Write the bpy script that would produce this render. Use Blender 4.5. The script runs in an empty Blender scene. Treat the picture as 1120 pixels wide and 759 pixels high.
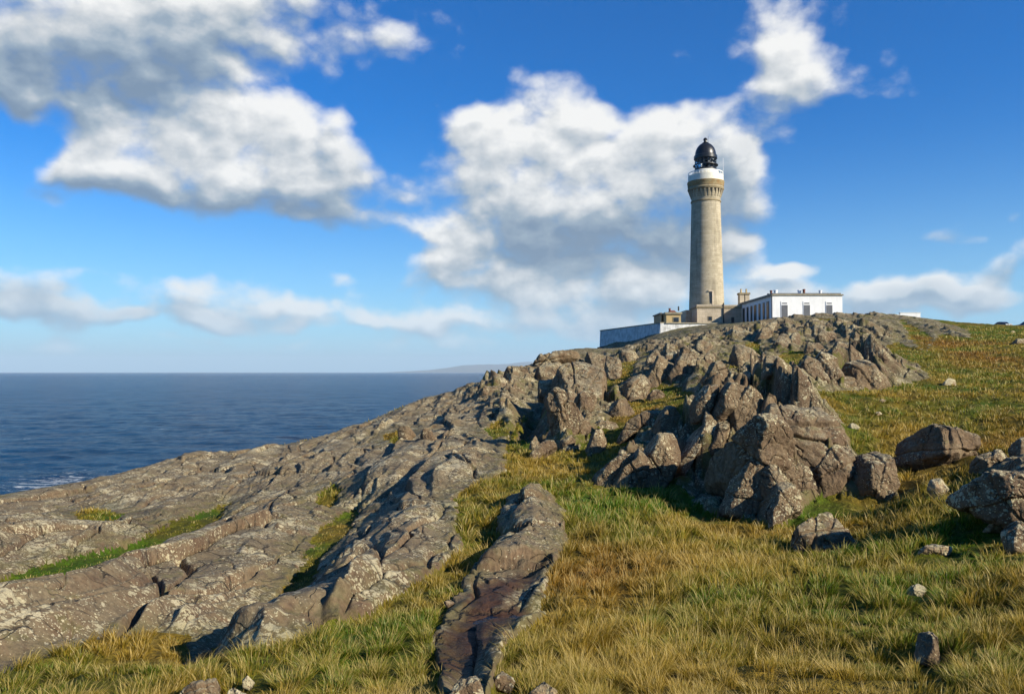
import bpy, bmesh, math, random
import numpy as np
from mathutils import Vector, Matrix
R = math.radians
scene = bpy.context.scene
rng = np.random.default_rng(7)
random.seed(7)

# ------------------------------------------------------------------ camera
F = 871.0                      # focal length in photo pixels (photo 1120 x 759)
PITCH = math.atan((407 - 379.5) / F)
cam_d = bpy.data.cameras.new('camera')
cam = bpy.data.objects.new('camera', cam_d)
scene.collection.objects.link(cam)
cam.location = (0, 0, 0)
cam.rotation_euler = (math.pi / 2 + PITCH, 0, 0)
cam_d.sensor_width = 36
cam_d.lens = 36 * F / 1120
cam_d.clip_start = 0.1
cam_d.clip_end = 150000
scene.camera = cam

# ------------------------------------------------------------------ light
SUN_EL, SUN_AZ = 27.0, 123.0   # azimuth clockwise from +Y (view direction): behind the camera, to the right
sd = bpy.data.lights.new('sun', 'SUN')
sd.energy = 5.0
sd.angle = R(0.5)
sd.color = (1.0, 0.915, 0.76)
sun = bpy.data.objects.new('sun', sd)
scene.collection.objects.link(sun)
sv = Vector((math.sin(R(SUN_AZ)) * math.cos(R(SUN_EL)), math.cos(R(SUN_AZ)) * math.cos(R(SUN_EL)), math.sin(R(SUN_EL))))
sun.rotation_euler = sv.to_track_quat('Z', 'Y').to_euler()
sun.location = sv * 300
scene.view_settings.view_transform = 'Standard'
scene.view_settings.look = 'None'
scene.view_settings.exposure = 0.62
scene.view_settings.gamma = 1.0
scene.render.engine = 'CYCLES'
scene.cycles.max_bounces = 6
scene.cycles.diffuse_bounces = 2
scene.cycles.glossy_bounces = 2
scene.cycles.volume_bounces = 0
scene.render.resolution_x, scene.render.resolution_y = 1024, 693

# ------------------------------------------------------------------ node helper
class NT:
    def __init__(s, tree):
        s.t = tree
    def n(s, typ, **kw):
        nd = s.t.nodes.new(typ)
        ins = kw.pop('i', {})
        for k, v in kw.items():
            setattr(nd, k, v)
        for k, v in ins.items():
            sock = nd.inputs[k]
            if isinstance(v, bpy.types.NodeSocket):
                s.t.links.new(v, sock)
            else:
                sock.default_value = v
        return nd
    def math(s, op, a, b=None, clamp=False, c=None):
        i = {0: a}
        if b is not None: i[1] = b
        if c is not None: i[2] = c
        return s.n('ShaderNodeMath', operation=op, use_clamp=clamp, i=i).outputs[0]
    def vmath(s, op, a, b=None, out=0):
        i = {0: a}
        if b is not None: i[1] = b
        return s.n('ShaderNodeVectorMath', operation=op, i=i).outputs[out]
    def scale(s, v, k):
        nd = s.n('ShaderNodeVectorMath', operation='SCALE', i={0: v, 'Scale': k})
        return nd.outputs[0]
    def ss(s, v, a, b, lo=0.0, hi=1.0, mode='SMOOTHSTEP'):
        return s.n('ShaderNodeMapRange', interpolation_type=mode,
                   i={'Value': v, 'From Min': a, 'From Max': b, 'To Min': lo, 'To Max': hi}).outputs[0]
    def mix(s, f, a, b, blend='MIX'):
        nd = s.t.nodes.new('ShaderNodeMix')
        nd.data_type = 'RGBA'; nd.blend_type = blend
        for idx, v in ((0, f), (6, a), (7, b)):
            sock = nd.inputs[idx]
            if isinstance(v, bpy.types.NodeSocket): s.t.links.new(v, sock)
            else: sock.default_value = v if idx == 0 else ((*v, 1) if len(v) == 3 else v)
        return nd.outputs[2]
    def noise(s, vec, scale, detail=4, rough=0.55, dist=0.0, out=0):
        return s.n('ShaderNodeTexNoise', i={'Vector': vec, 'Scale': scale, 'Detail': detail, 'Roughness': rough, 'Distortion': dist}).outputs[out]
    def voro(s, vec, scale, feature='F1', rnd=1.0, out=0):
        return s.n('ShaderNodeTexVoronoi', feature=feature, i={'Vector': vec, 'Scale': scale, 'Randomness': rnd}).outputs[out]
    def mapping(s, vec, loc=(0, 0, 0), rot=(0, 0, 0), sc=(1, 1, 1), typ='POINT'):
        return s.n('ShaderNodeMapping', vector_type=typ, i={'Vector': vec, 'Location': loc, 'Rotation': rot, 'Scale': sc}).outputs[0]
    def link(s, a, b):
        s.t.links.new(a, b)

# ------------------------------------------------------------------ sky with clouds
world = bpy.data.worlds.new('World')
scene.world = world
world.use_nodes = True
wt = NT(world.node_tree)
world.node_tree.nodes.clear()

def cloud_group():
    g = bpy.data.node_groups.new('cloud_field', 'ShaderNodeTree')
    g.interface.new_socket('P', in_out='INPUT', socket_type='NodeSocketVector')
    g.interface.new_socket('D', in_out='OUTPUT', socket_type='NodeSocketFloat')
    g.interface.new_socket('K', in_out='OUTPUT', socket_type='NodeSocketFloat')
    q = NT(g)
    gi = q.n('NodeGroupInput'); go = q.n('NodeGroupOutput')
    P = gi.outputs[0]
    wn = q.noise(P, 9.0, 3, 0.55, out=1)
    w = q.scale(q.vmath('SUBTRACT', wn, (0.5, 0.5, 0.5)), 0.075)
    PW = q.vmath('ADD', P, w)
    pws = q.n('ShaderNodeSeparateXYZ', i={0: PW})
    def blobs(lst):
        tot = q.math('MULTIPLY', wn.node.outputs[0], 0.0)
        for (cx, cy, rx, ry, rot, st) in lst:
            u = (cx - 560) / F; v = (407 - cy) / F
            az = math.atan(u); el = math.atan(v / math.sqrt(1 + u * u))
            k = 1 / math.sqrt(1 + u * u)
            cxyz = q.n('ShaderNodeCombineXYZ', i={0: pws.outputs[0], 1: pws.outputs[1], 2: tot}).outputs[0]
            m = q.mapping(cxyz, (az, el, 0), (0, 0, R(rot)), (rx / F * k * k * 1.25, ry / F * k * 1.25, 1), 'TEXTURE')
            m2 = q.vmath('MULTIPLY', m, (1, 1, 0))
            ln = q.vmath('LENGTH', m2, out=1)
            tot = q.math('ADD', tot, q.ss(ln, 1.45, 0.0, 0.0, st * 1.15))
        return tot
    q.link(blobs(SHADES), go.inputs[1])
    tot = blobs(CLOUDS)
    tot = q.math('MINIMUM', tot, 1.25)
    # soft generic clouds outside the photographed part of the sky
    azs = q.n('ShaderNodeSeparateXYZ', i={0: P})
    far = q.ss(q.math('ABSOLUTE', azs.outputs[0]), 0.80, 1.2, 0.0, 0.05)
    tot = q.math('MAXIMUM', tot, far)
    st0 = q.n('ShaderNodeCombineXYZ', i={0: azs.outputs[0], 1: q.math('MULTIPLY', azs.outputs[1], 1.4), 2: 0.0}).outputs[0]
    st1 = q.vmath('ADD', st0, q.scale(q.vmath('SUBTRACT', wn, (0.5, 0.5, 0.5)), 0.02))
    n1 = q.noise(st1, 12.0, 6, 0.58)
    vv = q.n('ShaderNodeTexVoronoi', feature='F1', i={'Vector': st1, 'Scale': 15.0, 'Detail': 1.0, 'Roughness': 0.55, 'Lacunarity': 2.2}).outputs[0]
    n2 = q.math('SUBTRACT', 0.95, vv)
    ero = q.math('ADD', q.math('MULTIPLY', q.math('SUBTRACT', n1, 0.5), 1.7), q.math('MULTIPLY', q.math('SUBTRACT', n2, 0.5), 0.62))
    d = q.math('ADD', q.math('SUBTRACT', tot, 0.17), ero)
    q.link(d, go.inputs[0])
    return g

CLOUDS = [
    (60, 70, 150, 30, 0, 1.0), (70, 72, 60, 20, 0, .5), (200, 80, 90, 20, 0, .4), (600, 262, 120, 30, 0, .8), (700, 262, 90, 34, 0, .75), (760, 235, 60, 40, 0, .5),
    (50, 40, 150, 70, 0, .95), (180, 25, 130, 55, 0, .85), (320, 8, 130, 36, 0, .65), (450, 40, 45, 40, 20, .40),
    (75, 190, 38, 28, 0, .85), (120, 160, 55, 38, 0, .95), (190, 135, 40, 22, 20, .7), (170, 195, 80, 30, 0, .9), (275, 140, 80, 46, 0, .95), (335, 150, 58, 46, 0, .85),
    (300, 200, 120, 38, 0, .95), (365, 238, 58, 20, -8, .75),
    (535, 130, 50, 36, 0, .95), (590, 150, 85, 52, 0, 1.0), (655, 150, 60, 42, 0, .9), (555, 205, 90, 45, 0, .95), (650, 225, 110, 52, 0, 1.0), (735, 195, 65, 60, 0, .8),
    (800, 200, 45, 40, 0, .5), (590, 275, 110, 26, 0, .9), (700, 285, 90, 30, 0, .8),
    (860, 20, 60, 38, 0, .92), (870, 80, 45, 36, 0, .75), (800, 105, 60, 20, 25, .62), (745, 128, 40, 20, 10, .6), (820, 150, 80, 30, 30, .55), (950, 80, 55, 45, 45, .34), (1045, 45, 30, 24, 0, .3),
    (468, 250, 36, 15, 0, .85), (510, 300, 60, 20, 0, .7),
    (230, 316, 72, 19, 0, .85), (270, 343, 130, 15, 0, .68), (30, 308, 55, 24, 0, .85), (60, 338, 100, 17, 0, .75), (190, 350, 70, 12, 0, .65), (340, 330, 60, 10, 0, .5), (100, 294, 35, 7, 0, .3), (375, 305, 16, 7, 0, .45),
    (490, 292, 45, 12, 0, .7), (560, 316, 110, 17, 0, .78), (655, 316, 80, 24, 0, .85), (520, 343, 100, 13, 0, .72), (420, 352, 90, 12, 0, .6), (600, 362, 120, 16, 0, .7), (700, 338, 80, 30, 0, .7), (380, 375, 200, 8, 0, .4), (100, 372, 160, 8, 0, .35),
    (868, 299, 42, 8, 4, .85), (970, 338, 150, 13, 0, .6), (825, 318, 60, 20, 0, .62), (930, 330, 120, 20, 0, .72), (1040, 326, 90, 20, 0, .76), (1105, 288, 38, 20, 15, .9), (1010, 255, 34, 10, 20, .5), (1050, 262, 30, 8, 0, .3), (1115, 238, 16, 10, 0, .6),
    (800, 275, 40, 18, 0, .5),
]
SHADES = [  # the sides of the clouds turned from the sun
    (50, 85, 160, 38, 0, .9), (190, 70, 100, 28, 10, .55), (330, 20, 150, 40, 0, .35), (80, 25, 200, 60, 0, .3),
    (355, 240, 70, 22, -8, .8), (235, 216, 110, 18, 0, .75), (95, 206, 90, 14, 0, .8), (400, 190, 45, 50, 0, .42), (340, 165, 40, 25, 0, .15),
    (610, 262, 90, 26, 0, .7), (690, 262, 110, 34, 0, .7), (530, 225, 60, 22, 0, .35), (745, 225, 60, 45, 0, .45), (450, 170, 40, 45, 0, .3), (640, 300, 140, 14, 0, .45), (570, 280, 60, 12, 0, .4),
    (830, 150, 60, 30, 20, .40), (900, 105, 30, 40, 0, .3), (800, 230, 60, 50, 0, .35),
    (220, 345, 110, 16, 0, .55), (30, 322, 70, 22, 0, .7), (80, 350, 90, 12, 0, .5), (500, 320, 80, 12, 0, .45), (700, 345, 110, 18, 0, .5), (500, 358, 120, 8, 0, .35),
    (1110, 300, 30, 14, 0, .8), (1060, 335, 110, 14, 0, .7), (920, 336, 90, 12, 0, .45), (1030, 258, 60, 16, 0, .6), (1118, 240, 30, 14, 0, .6), (1010, 318, 60, 8, 0, .3), (860, 325, 60, 10, 0, .35),
]
tc = wt.n('ShaderNodeTexCoord')
sx = wt.n('ShaderNodeSeparateXYZ', i={0: tc.outputs['Generated']})
azn = wt.math('ARCTAN2', sx.outputs[0], sx.outputs[1])
eln = wt.math('ARCSINE', sx.outputs[2])
P = wt.n('ShaderNodeCombineXYZ', i={0: azn, 1: eln}).outputs[0]
cg = cloud_group()
def cf(vec):
    nd = wt.n('ShaderNodeGroup', node_tree=cg)
    wt.link(vec, nd.inputs[0])
    return nd.outputs
D0, K0 = cf(P)[:2]
D1 = cf(wt.vmath('ADD', P, (0.010, 0.016, 0)))[0]
sky = wt.n('ShaderNodeTexSky', sky_type='NISHITA', sun_disc=False, sun_elevation=R(SUN_EL), sun_rotation=R(SUN_AZ),
           air_density=1.0, dust_density=0.25, ozone_density=3.0, altitude=20)
skyc = wt.n('ShaderNodeHueSaturation', i={'Saturation': 1.5, 'Value': 1.0, 'Color': sky.outputs[0]}).outputs[0]
skyc = wt.mix(1.0, skyc, (0.62, 0.97, 1.27), 'MULTIPLY')
# the air near the horizon
hz = wt.math('POWER', wt.ss(eln, -0.02, 0.30, 1.0, 0.0, 'LINEAR'), 2.2)
skyc = wt.mix(wt.math('MULTIPLY', hz, 0.97), skyc, (3.0, 5.9, 8.6))
soft = wt.ss(K0, 0.1, 0.7, 0.78, 0.85)
alpha = wt.n('ShaderNodeMapRange', interpolation_type='SMOOTHSTEP', i={'Value': D0, 'From Min': -0.04, 'From Max': soft, 'To Min': 0.0, 'To Max': 1.0}).outputs[0]
alpha = wt.math('MULTIPLY', alpha, wt.ss(eln, -0.01, 0.06, 0.25, 0.97))
relief = wt.ss(wt.math('SUBTRACT', D1, D0), -0.50, 0.50, -0.36, 0.36, 'LINEAR')
thick = wt.ss(D0, 0.2, 1.3, 0.0, 0.10)
shade = wt.math('ADD', wt.math('ADD', wt.math('MULTIPLY', wt.math('MULTIPLY', wt.math('MINIMUM', K0, 1.15), wt.ss(D0, 0.1, 1.5, 0.80, 0.46, 'LINEAR')), 1.0), 0.17), wt.math('ADD', relief, thick), clamp=True)
ccol = wt.n('ShaderNodeValToRGB', i={0: shade})
el_ = ccol.color_ramp.elements
el_[0].position = 0.05; el_[0].color = (0.90, 0.895, 0.87, 1)
el_[1].position = 0.98; el_[1].color = (0.19, 0.27, 0.375, 1)
e2 = el_.new(0.35); e2.color = (0.60, 0.63, 0.65, 1)
e3 = el_.new(0.65); e3.color = (0.32, 0.40, 0.48, 1)
ccol = wt.scale(ccol.outputs[0], 9.1)
ccol = wt.mix(wt.ss(eln, 0.0, 0.15, 0.5, 0.0), ccol, (4.6, 6.6, 8.4))
final = wt.mix(alpha, skyc, ccol)
bg = wt.n('ShaderNodeBackground', i={'Color': final, 'Strength': 0.078})
wo = wt.n('ShaderNodeOutputWorld')
world.cycles.sampling_method = 'MANUAL'
world.cycles.sample_map_resolution = 256
wt.link(bg.outputs[0], wo.inputs[0])

# ------------------------------------------------------------------ pixel -> world
def raydir(px, py):
    u = (np.asarray(px, float) - 560) / F; v = (379.5 - np.asarray(py, float)) / F
    c, s = math.cos(PITCH), math.sin(PITCH)
    x = u; y = c - v * s; z = s + v * c
    return x / y, np.ones_like(x / y), z / y
def W(px, py, d):
    x, y, z = raydir(px, py)
    return np.array([x * d, d, z * d]) if np.ndim(px) else np.array([float(x) * d, float(d), float(z) * d])

# ------------------------------------------------------------------ numpy noise
PERM = np.random.default_rng(3).permutation(256).astype(np.int32)
PERM = np.concatenate([PERM, PERM, PERM])
G2 = np.stack([np.cos(np.arange(256) * 2 * np.pi / 256 * 37), np.sin(np.arange(256) * 2 * np.pi / 256 * 37)], 1).astype(np.float32)
_g = np.random.default_rng(5).normal(size=(256, 3)); G3 = (_g / np.linalg.norm(_g, axis=1, keepdims=True)).astype(np.float32)
RND = np.random.default_rng(9).random((256, 4)).astype(np.float32)
def perlin2(x, y):
    x = np.asarray(x, np.float32); y = np.asarray(y, np.float32)
    xi = np.floor(x).astype(np.int32); yi = np.floor(y).astype(np.int32)
    xf = x - xi; yf = y - yi
    u = xf * xf * xf * (xf * (xf * 6 - 15) + 10); v = yf * yf * yf * (yf * (yf * 6 - 15) + 10)
    def g(a, b, dx, dy):
        h = PERM[PERM[a & 255] + (b & 255)]
        gg = G2[h]
        return gg[..., 0] * dx + gg[..., 1] * dy
    n00 = g(xi, yi, xf, yf); n10 = g(xi + 1, yi, xf - 1, yf)
    n01 = g(xi, yi + 1, xf, yf - 1); n11 = g(xi + 1, yi + 1, xf - 1, yf - 1)
    a = n00 + u * (n10 - n00); b = n01 + u * (n11 - n01)
    return (a + v * (b - a)) * 1.5
def perlin3(p):
    p = np.asarray(p, np.float32)
    i = np.floor(p).astype(np.int32); f = p - i
    w = f * f * f * (f * (f * 6 - 15) + 10)
    res = 0
    for dx in (0, 1):
        hx = PERM[(i[:, 0] + dx) & 255]; wx = w[:, 0] if dx else 1 - w[:, 0]
        for dy in (0, 1):
            hy = PERM[hx + ((i[:, 1] + dy) & 255)]; wy = w[:, 1] if dy else 1 - w[:, 1]
            for dz in (0, 1):
                h = PERM[hy + ((i[:, 2] + dz) & 255)]; wz = w[:, 2] if dz else 1 - w[:, 2]
                gg = G3[h]
                res = res + wx * wy * wz * (gg[:, 0] * (f[:, 0] - dx) + gg[:, 1] * (f[:, 1] - dy) + gg[:, 2] * (f[:, 2] - dz))
    return res * 1.6
def fbm2(x, y, o=4, g=0.5):
    a = 1; s = 0; t = 0; k = 1
    for j in range(o):
        s = s + a * perlin2(x * k + 17.3 * j, y * k - 9.1 * j); t += a; a *= g; k *= 2.03
    return s / t
def fbm3(p, o=4, g=0.5):
    a = 1; s = 0; t = 0; k = 1
    for j in range(o):
        s = s + a * perlin3(p * k + 11.7 * j); t += a; a *= g; k *= 2.03
    return s / t
def worley2(x, y):
    """F1, F2-F1, two random numbers per cell, offset from the cell's seed"""
    xi = np.floor(x).astype(np.int32); yi = np.floor(y).astype(np.int32)
    f1 = np.full(x.shape, 9., np.float32); f2 = f1.copy(); hid = np.zeros(x.shape, np.int32)
    ox = np.zeros(x.shape, np.float32); oy = ox.copy()
    for dx in (-1, 0, 1):
        for dy in (-1, 0, 1):
            h = PERM[PERM[(xi + dx) & 255] + ((yi + dy) & 255)]
            px = xi + dx + RND[h, 0] - x; py = yi + dy + RND[h, 1] - y
            d = np.sqrt(px * px + py * py)
            closer = d < f1
            f2 = np.where(closer, f1, np.minimum(f2, d))
            hid = np.where(closer, h, hid); ox = np.where(closer, -px, ox); oy = np.where(closer, -py, oy)
            f1 = np.where(closer, d, f1)
    return f1, f2 - f1, RND[hid, 2], RND[hid, 3], ox, oy
def sstep(x, a, b):
    t = np.clip((x - a) / (b - a), 0, 1)
    return t * t * (3 - 2 * t)

# ------------------------------------------------------------------ object helpers
def coll(o):
    scene.collection.objects.link(o); return o
def tag(o, label=None, cat=None, group=None, kind=None):
    if label: o['label'] = label
    if cat: o['category'] = cat
    if group: o['group'] = group
    if kind: o['kind'] = kind
    return o
def np_mesh(name, V, Fq, mats, smooth=True, parent=None, loc=None, attrs=None):
    """V (n,3); Fq list of index arrays, each (m,k)"""
    me = bpy.data.meshes.new(name)
    V = np.asarray(V, np.float32)
    if loc is not None: V = V - np.asarray(loc, np.float32)
    if not isinstance(Fq, list): Fq = [Fq]
    loops = np.concatenate([f.ravel() for f in Fq]).astype(np.int32)
    sizes = np.concatenate([np.full(len(f), f.shape[1], np.int32) for f in Fq])
    starts = np.concatenate([[0], np.cumsum(sizes)[:-1]]).astype(np.int32)
    me.vertices.add(len(V)); me.vertices.foreach_set('co', V.ravel())
    me.loops.add(len(loops)); me.loops.foreach_set('vertex_index', loops)
    me.polygons.add(len(sizes)); me.polygons.foreach_set('loop_start', starts); me.polygons.foreach_set('loop_total', sizes)
    me.update(calc_edges=True)
    if smooth: me.polygons.foreach_set('use_smooth', np.ones(len(sizes), bool))
    if attrs:
        for k, a in attrs.items():
            a = np.asarray(a, np.float32)
            if a.ndim == 1:
                at = me.attributes.new(k, 'FLOAT', 'POINT'); at.data.foreach_set('value', a)
            else:
                at = me.attributes.new(k, 'FLOAT_COLOR', 'POINT')
                if a.shape[1] == 3: a = np.concatenate([a, np.ones((len(a), 1), np.float32)], 1)
                at.data.foreach_set('color', a.ravel())
    me.materials.append(mats)
    o = bpy.data.objects.new(name, me)
    if loc is not None: o.location = loc
    coll(o)
    if parent: o.parent = parent
    return o
# ------------------------------------------------------------------ terrain: base form
SEA = -18.0
CTRL = [  # photo pixel x, y, depth in metres
    # foreground
    (0, 759, 7.4), (140, 759, 7.0), (280, 759, 6.6), (420, 759, 6.2), (560, 759, 6.0), (700, 759, 6.0), (840, 759, 5.9), (980, 759, 5.7), (1120, 759, 5.5),
    (-150, 759, 8.0), (1270, 759, 5.4), (-150, 640, 13), (1270, 600, 9.5),
    (0, 700, 9.6), (140, 690, 9.9), (280, 700, 9.0), (420, 690, 9.0), (560, 700, 8.2), (700, 700, 7.9), (840, 700, 7.8), (980, 700, 7.4), (1120, 700, 7.0),
    (510, 748, 7.1), (515, 715, 8.0), (500, 690, 8.9), (620, 640, 10.8), (740, 640, 10.8), (860, 640, 10.4), (980, 640, 9.8), (1110, 640, 8.8),
    (400, 640, 11.4), (460, 600, 14), (520, 600, 14.2), (560, 640, 10.9), (620, 590, 14.4), (720, 590, 14.4), (840, 600, 13.5), (960, 590, 13.0), (1080, 600, 11.2),
    (620, 550, 18.5), (720, 550, 19.5), (800, 568, 17), (640, 520, 24), (600, 505, 28), (690, 528, 24), (850, 572, 16.6), (930, 580, 14.5), (1000, 560, 15), (960, 543, 18.5), (1010, 530, 18), (1120, 560, 12.6),
    # left slabs
    (0, 640, 14), (0, 600, 19), (0, 570, 27), (0, 549, 38), (60, 537, 41), (100, 527, 44), (200, 505, 50), (300, 492, 55), (350, 480, 59), (400, 464, 64), (450, 443, 72), (500, 433, 80), (522, 430, 84), (540, 421, 89), (552, 411, 93), (570, 402, 98), (600, 390, 108), (645, 385, 118),
    (100, 640, 13.6), (100, 600, 18.4), (60, 612, 17.6), (150, 585, 21), (100, 560, 28), (200, 560, 25), (240, 545, 29), (200, 525, 40), (200, 600, 17), (200, 640, 13.2), (300, 640, 12.6), (330, 600, 15.6), (300, 560, 22), (300, 520, 36), (360, 560, 21), (390, 545, 24.5), (370, 520, 32), (400, 490, 46), (440, 560, 18.8), (440, 520, 27), (500, 540, 21.5), (500, 500, 30), (450, 480, 44), (500, 460, 52), (540, 490, 34), (560, 470, 40), (540, 440, 62), (570, 420, 76), (590, 445, 52), (600, 470, 38),
    # crag and slope above it
    (640, 440, 48), (640, 480, 34), (640, 410, 72), (690, 400, 74), (700, 440, 45), (700, 480, 32), (740, 500, 27), (745, 450, 37), (760, 410, 55), (740, 375, 100), (800, 540, 19.5), (800, 500, 22.5), (800, 450, 31), (810, 410, 46), (800, 380, 75),
    (860, 540, 18), (860, 500, 20), (860, 450, 25.5), (870, 430, 32), (930, 500, 21.5), (930, 460, 27), (930, 430, 34), (870, 405, 48), (900, 395, 56), (900, 370, 78), (840, 370, 80), (960, 425, 35.5), (960, 395, 54), (940, 370, 76),
    (740, 364, 118), (760, 358, 124), (620, 400, 96), (640, 396, 97), (660, 393, 98), (680, 389, 98), (600, 402, 95), (580, 408, 92), (700, 384, 100), (1090, 357.5, 112), (1130, 358, 112), (1040, 353, 118), (1065, 356, 115), (700, 380, 118), (665, 387, 118), (620, 392, 128), (655, 388, 138), (690, 382, 130), (600, 397, 122), (640, 389, 150), (715, 374, 126), (790, 357, 122), (830, 351.5, 121), (880, 347.5, 120), (930, 345, 119), (960, 345.5, 117), (1000, 348, 113), (1040, 352, 104), (1060, 356, 98), (1090, 357, 95), (1120, 357, 92), (1200, 357, 88), (1270, 362, 80),
    (990, 380, 66), (1040, 380, 64), (1100, 380, 60), (1180, 385, 52), (1030, 400, 48), (1100, 410, 42), (1000, 420, 37), (1050, 430, 33), (1110, 440, 29), (1000, 460, 27.5), (1060, 470, 24.5), (1120, 475, 23), (1000, 500, 22), (1060, 505, 19.6), (1120, 510, 17.5), (1180, 520, 14.5), (1200, 450, 24),
]
XYZ = [  # world points: x, y, z
    (0, 0.5, -1.75), (-1.5, -1, -1.8), (1.5, -1, -1.7), (0, 2.5, -1.8), (-2.5, 3, -2.05), (2.5, 3, -1.8), (5, 1, -1.6), (-5, 1, -2.1),
    (0, -6, -1.6), (10, -4, -1.2), (-10, -4, -2.6), (0, -25, -1), (25, 0, 0.5), (-25, 3, -5.5), (-40, 12, -10), (40, 25, 1.8), (30, 12, 0.4), (60, 5, 3), (70, 45, 5.5), (0, -90, 0), (80, -60, 2), (-80, -60, -22), (-60, -10, -18), (-55, 22, -17), (0, -300, -24), (300, -200, -24), (300, 200, 0), (-300, -200, -30),
    # behind the sea-side crest the ground drops to the water
    (-40, 58, -15), (-32, 70, -16), (-27, 82, -17), (-19, 92, -16), (-12, 104, -15), (-5, 112, -11), (1, 126, -7), (6, 140, -4), (-70, 60, -26), (-60, 100, -27), (-30, 140, -28), (-10, 170, -26), (10, 200, -24), (-100, 200, -30), (0, 400, -34), (-200, 80, -34), (-50, 300, -34), (-40, 46, -10),
    # plateau of the lighthouse
    (16.0, 158, 3.9), (13, 165, 1.5), (10, 150, 0.5), (20.0, 144, 4.3), (23.9, 134, 5.9), (30, 133, 7.0), (28, 140, 8.2), (27, 152, 8.4), (36, 138, 8.4), (38, 155, 8.6), (48, 150, 8.7), (48, 132, 8.6), (60, 140, 8.6), (36, 170, 8.5), (55, 175, 7.5), (25, 178, 2), (70, 160, 7), (60, 125, 8.8), (85, 130, 7), (60, 220, -8), (100, 200, -4), (150, 150, 3), (200, 400, -30), (100, 400, -32), (400, 400, -30), (95, 100, 6.5), (130, 80, 7),
]
def chart(x, y):
    return np.arctan2(x, y), np.log(np.hypot(x, y) + 1.2)
cp = [W(*c) for c in CTRL] + [np.array(c, float) for c in XYZ]
cp = np.array(cp)
ca, cs = chart(cp[:, 0], cp[:, 1])
# the chart wraps round: repeat points near the back
ca = np.concatenate([ca, ca + 2 * np.pi, ca - 2 * np.pi]); cs = np.concatenate([cs] * 3); cz = np.concatenate([cp[:, 2]] * 3)
keep = np.abs(ca) < 4.3
ca, cs, cz = ca[keep], cs[keep], cz[keep]
def tps_k(a, s, a2, s2):
    r2 = (a - a2) ** 2 * 1.6 + (s - s2) ** 2 + 1e-12
    return 0.5 * r2 * np.log(r2)
n = len(ca)
A = np.zeros((n + 3, n + 3)); K = tps_k(ca[:, None], cs[:, None], ca[None], cs[None])
A[:n, :n] = K + np.eye(n) * 1e-4
A[:n, n] = 1; A[:n, n + 1] = ca; A[:n, n + 2] = cs; A[n:, :n] = A[:n, n:].T
wts = np.linalg.solve(A, np.concatenate([cz, [0, 0, 0]]))

# grid: directions x distances from a point; dense where the place is visited, coarse elsewhere
AZ = np.concatenate([np.linspace(-math.pi, -R(39), 90, endpoint=False), np.linspace(-R(39), R(39), 1240, endpoint=False), np.linspace(R(39), math.pi, 91)])
RR = np.concatenate([np.geomspace(0.5, 5.0, 40, endpoint=False), np.geomspace(5.0, 135, 880, endpoint=False), np.geomspace(135, 700, 90)])
NA, NR = len(AZ), len(RR)
LR = np.log(RR + 1.2)
# evaluate the spline on a coarse grid, then refine
ga = np.linspace(-math.pi, math.pi, 560); gs = np.linspace(LR[0], LR[-1], 260)
GA, GS = np.meshgrid(ga, gs, indexing='ij')
Z0 = np.zeros(GA.shape)
for i in range(0, 560, 20):
    sl = slice(i, i + 20)
    Z0[sl] = np.tensordot(tps_k(GA[sl][..., None], GS[sl][..., None], ca, cs), wts[:n], 1) + wts[n] + wts[n + 1] * GA[sl] + wts[n + 2] * GS[sl]
def bil(G, fa, fs):
    fa = np.clip(fa, 0, G.shape[0] - 1.001); fs = np.clip(fs, 0, G.shape[1] - 1.001)
    i = fa.astype(int); j = fs.astype(int); u = fa - i; v = fs - j
    return (G[i, j] * (1 - u) * (1 - v) + G[i + 1, j] * u * (1 - v) + G[i, j + 1] * (1 - u) * v + G[i + 1, j + 1] * u * v)
def base_z(x, y):
    a, s = chart(x, y)
    return bil(Z0, (a + math.pi) / (2 * math.pi) * 559, (s - gs[0]) / (gs[-1] - gs[0]) * 259)
def march(px, py, fn, d0=4.0, d1=140.0):
    """where the line of sight through a photo pixel first meets the ground"""
    d = np.geomspace(d0, d1, 900)
    rx, ry, rz = [float(v) for v in raydir(px, py)]
    gap = rz * d - fn(rx * d, d)
    hit = np.where(gap < 0)[0]
    if len(hit) and hit[0] > 0:
        k = hit[0]; t = gap[k - 1] / (gap[k - 1] - gap[k])
        return d[k - 1] + t * (d[k] - d[k - 1])
    return d[np.argmin(gap)] if not len(hit) else d[0]

AA, RG = np.meshgrid(AZ, RR, indexing='ij')
X = RG * np.sin(AA); Y = RG * np.cos(AA)
B = base_z(X, Y)
S = np.log(RG)

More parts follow.
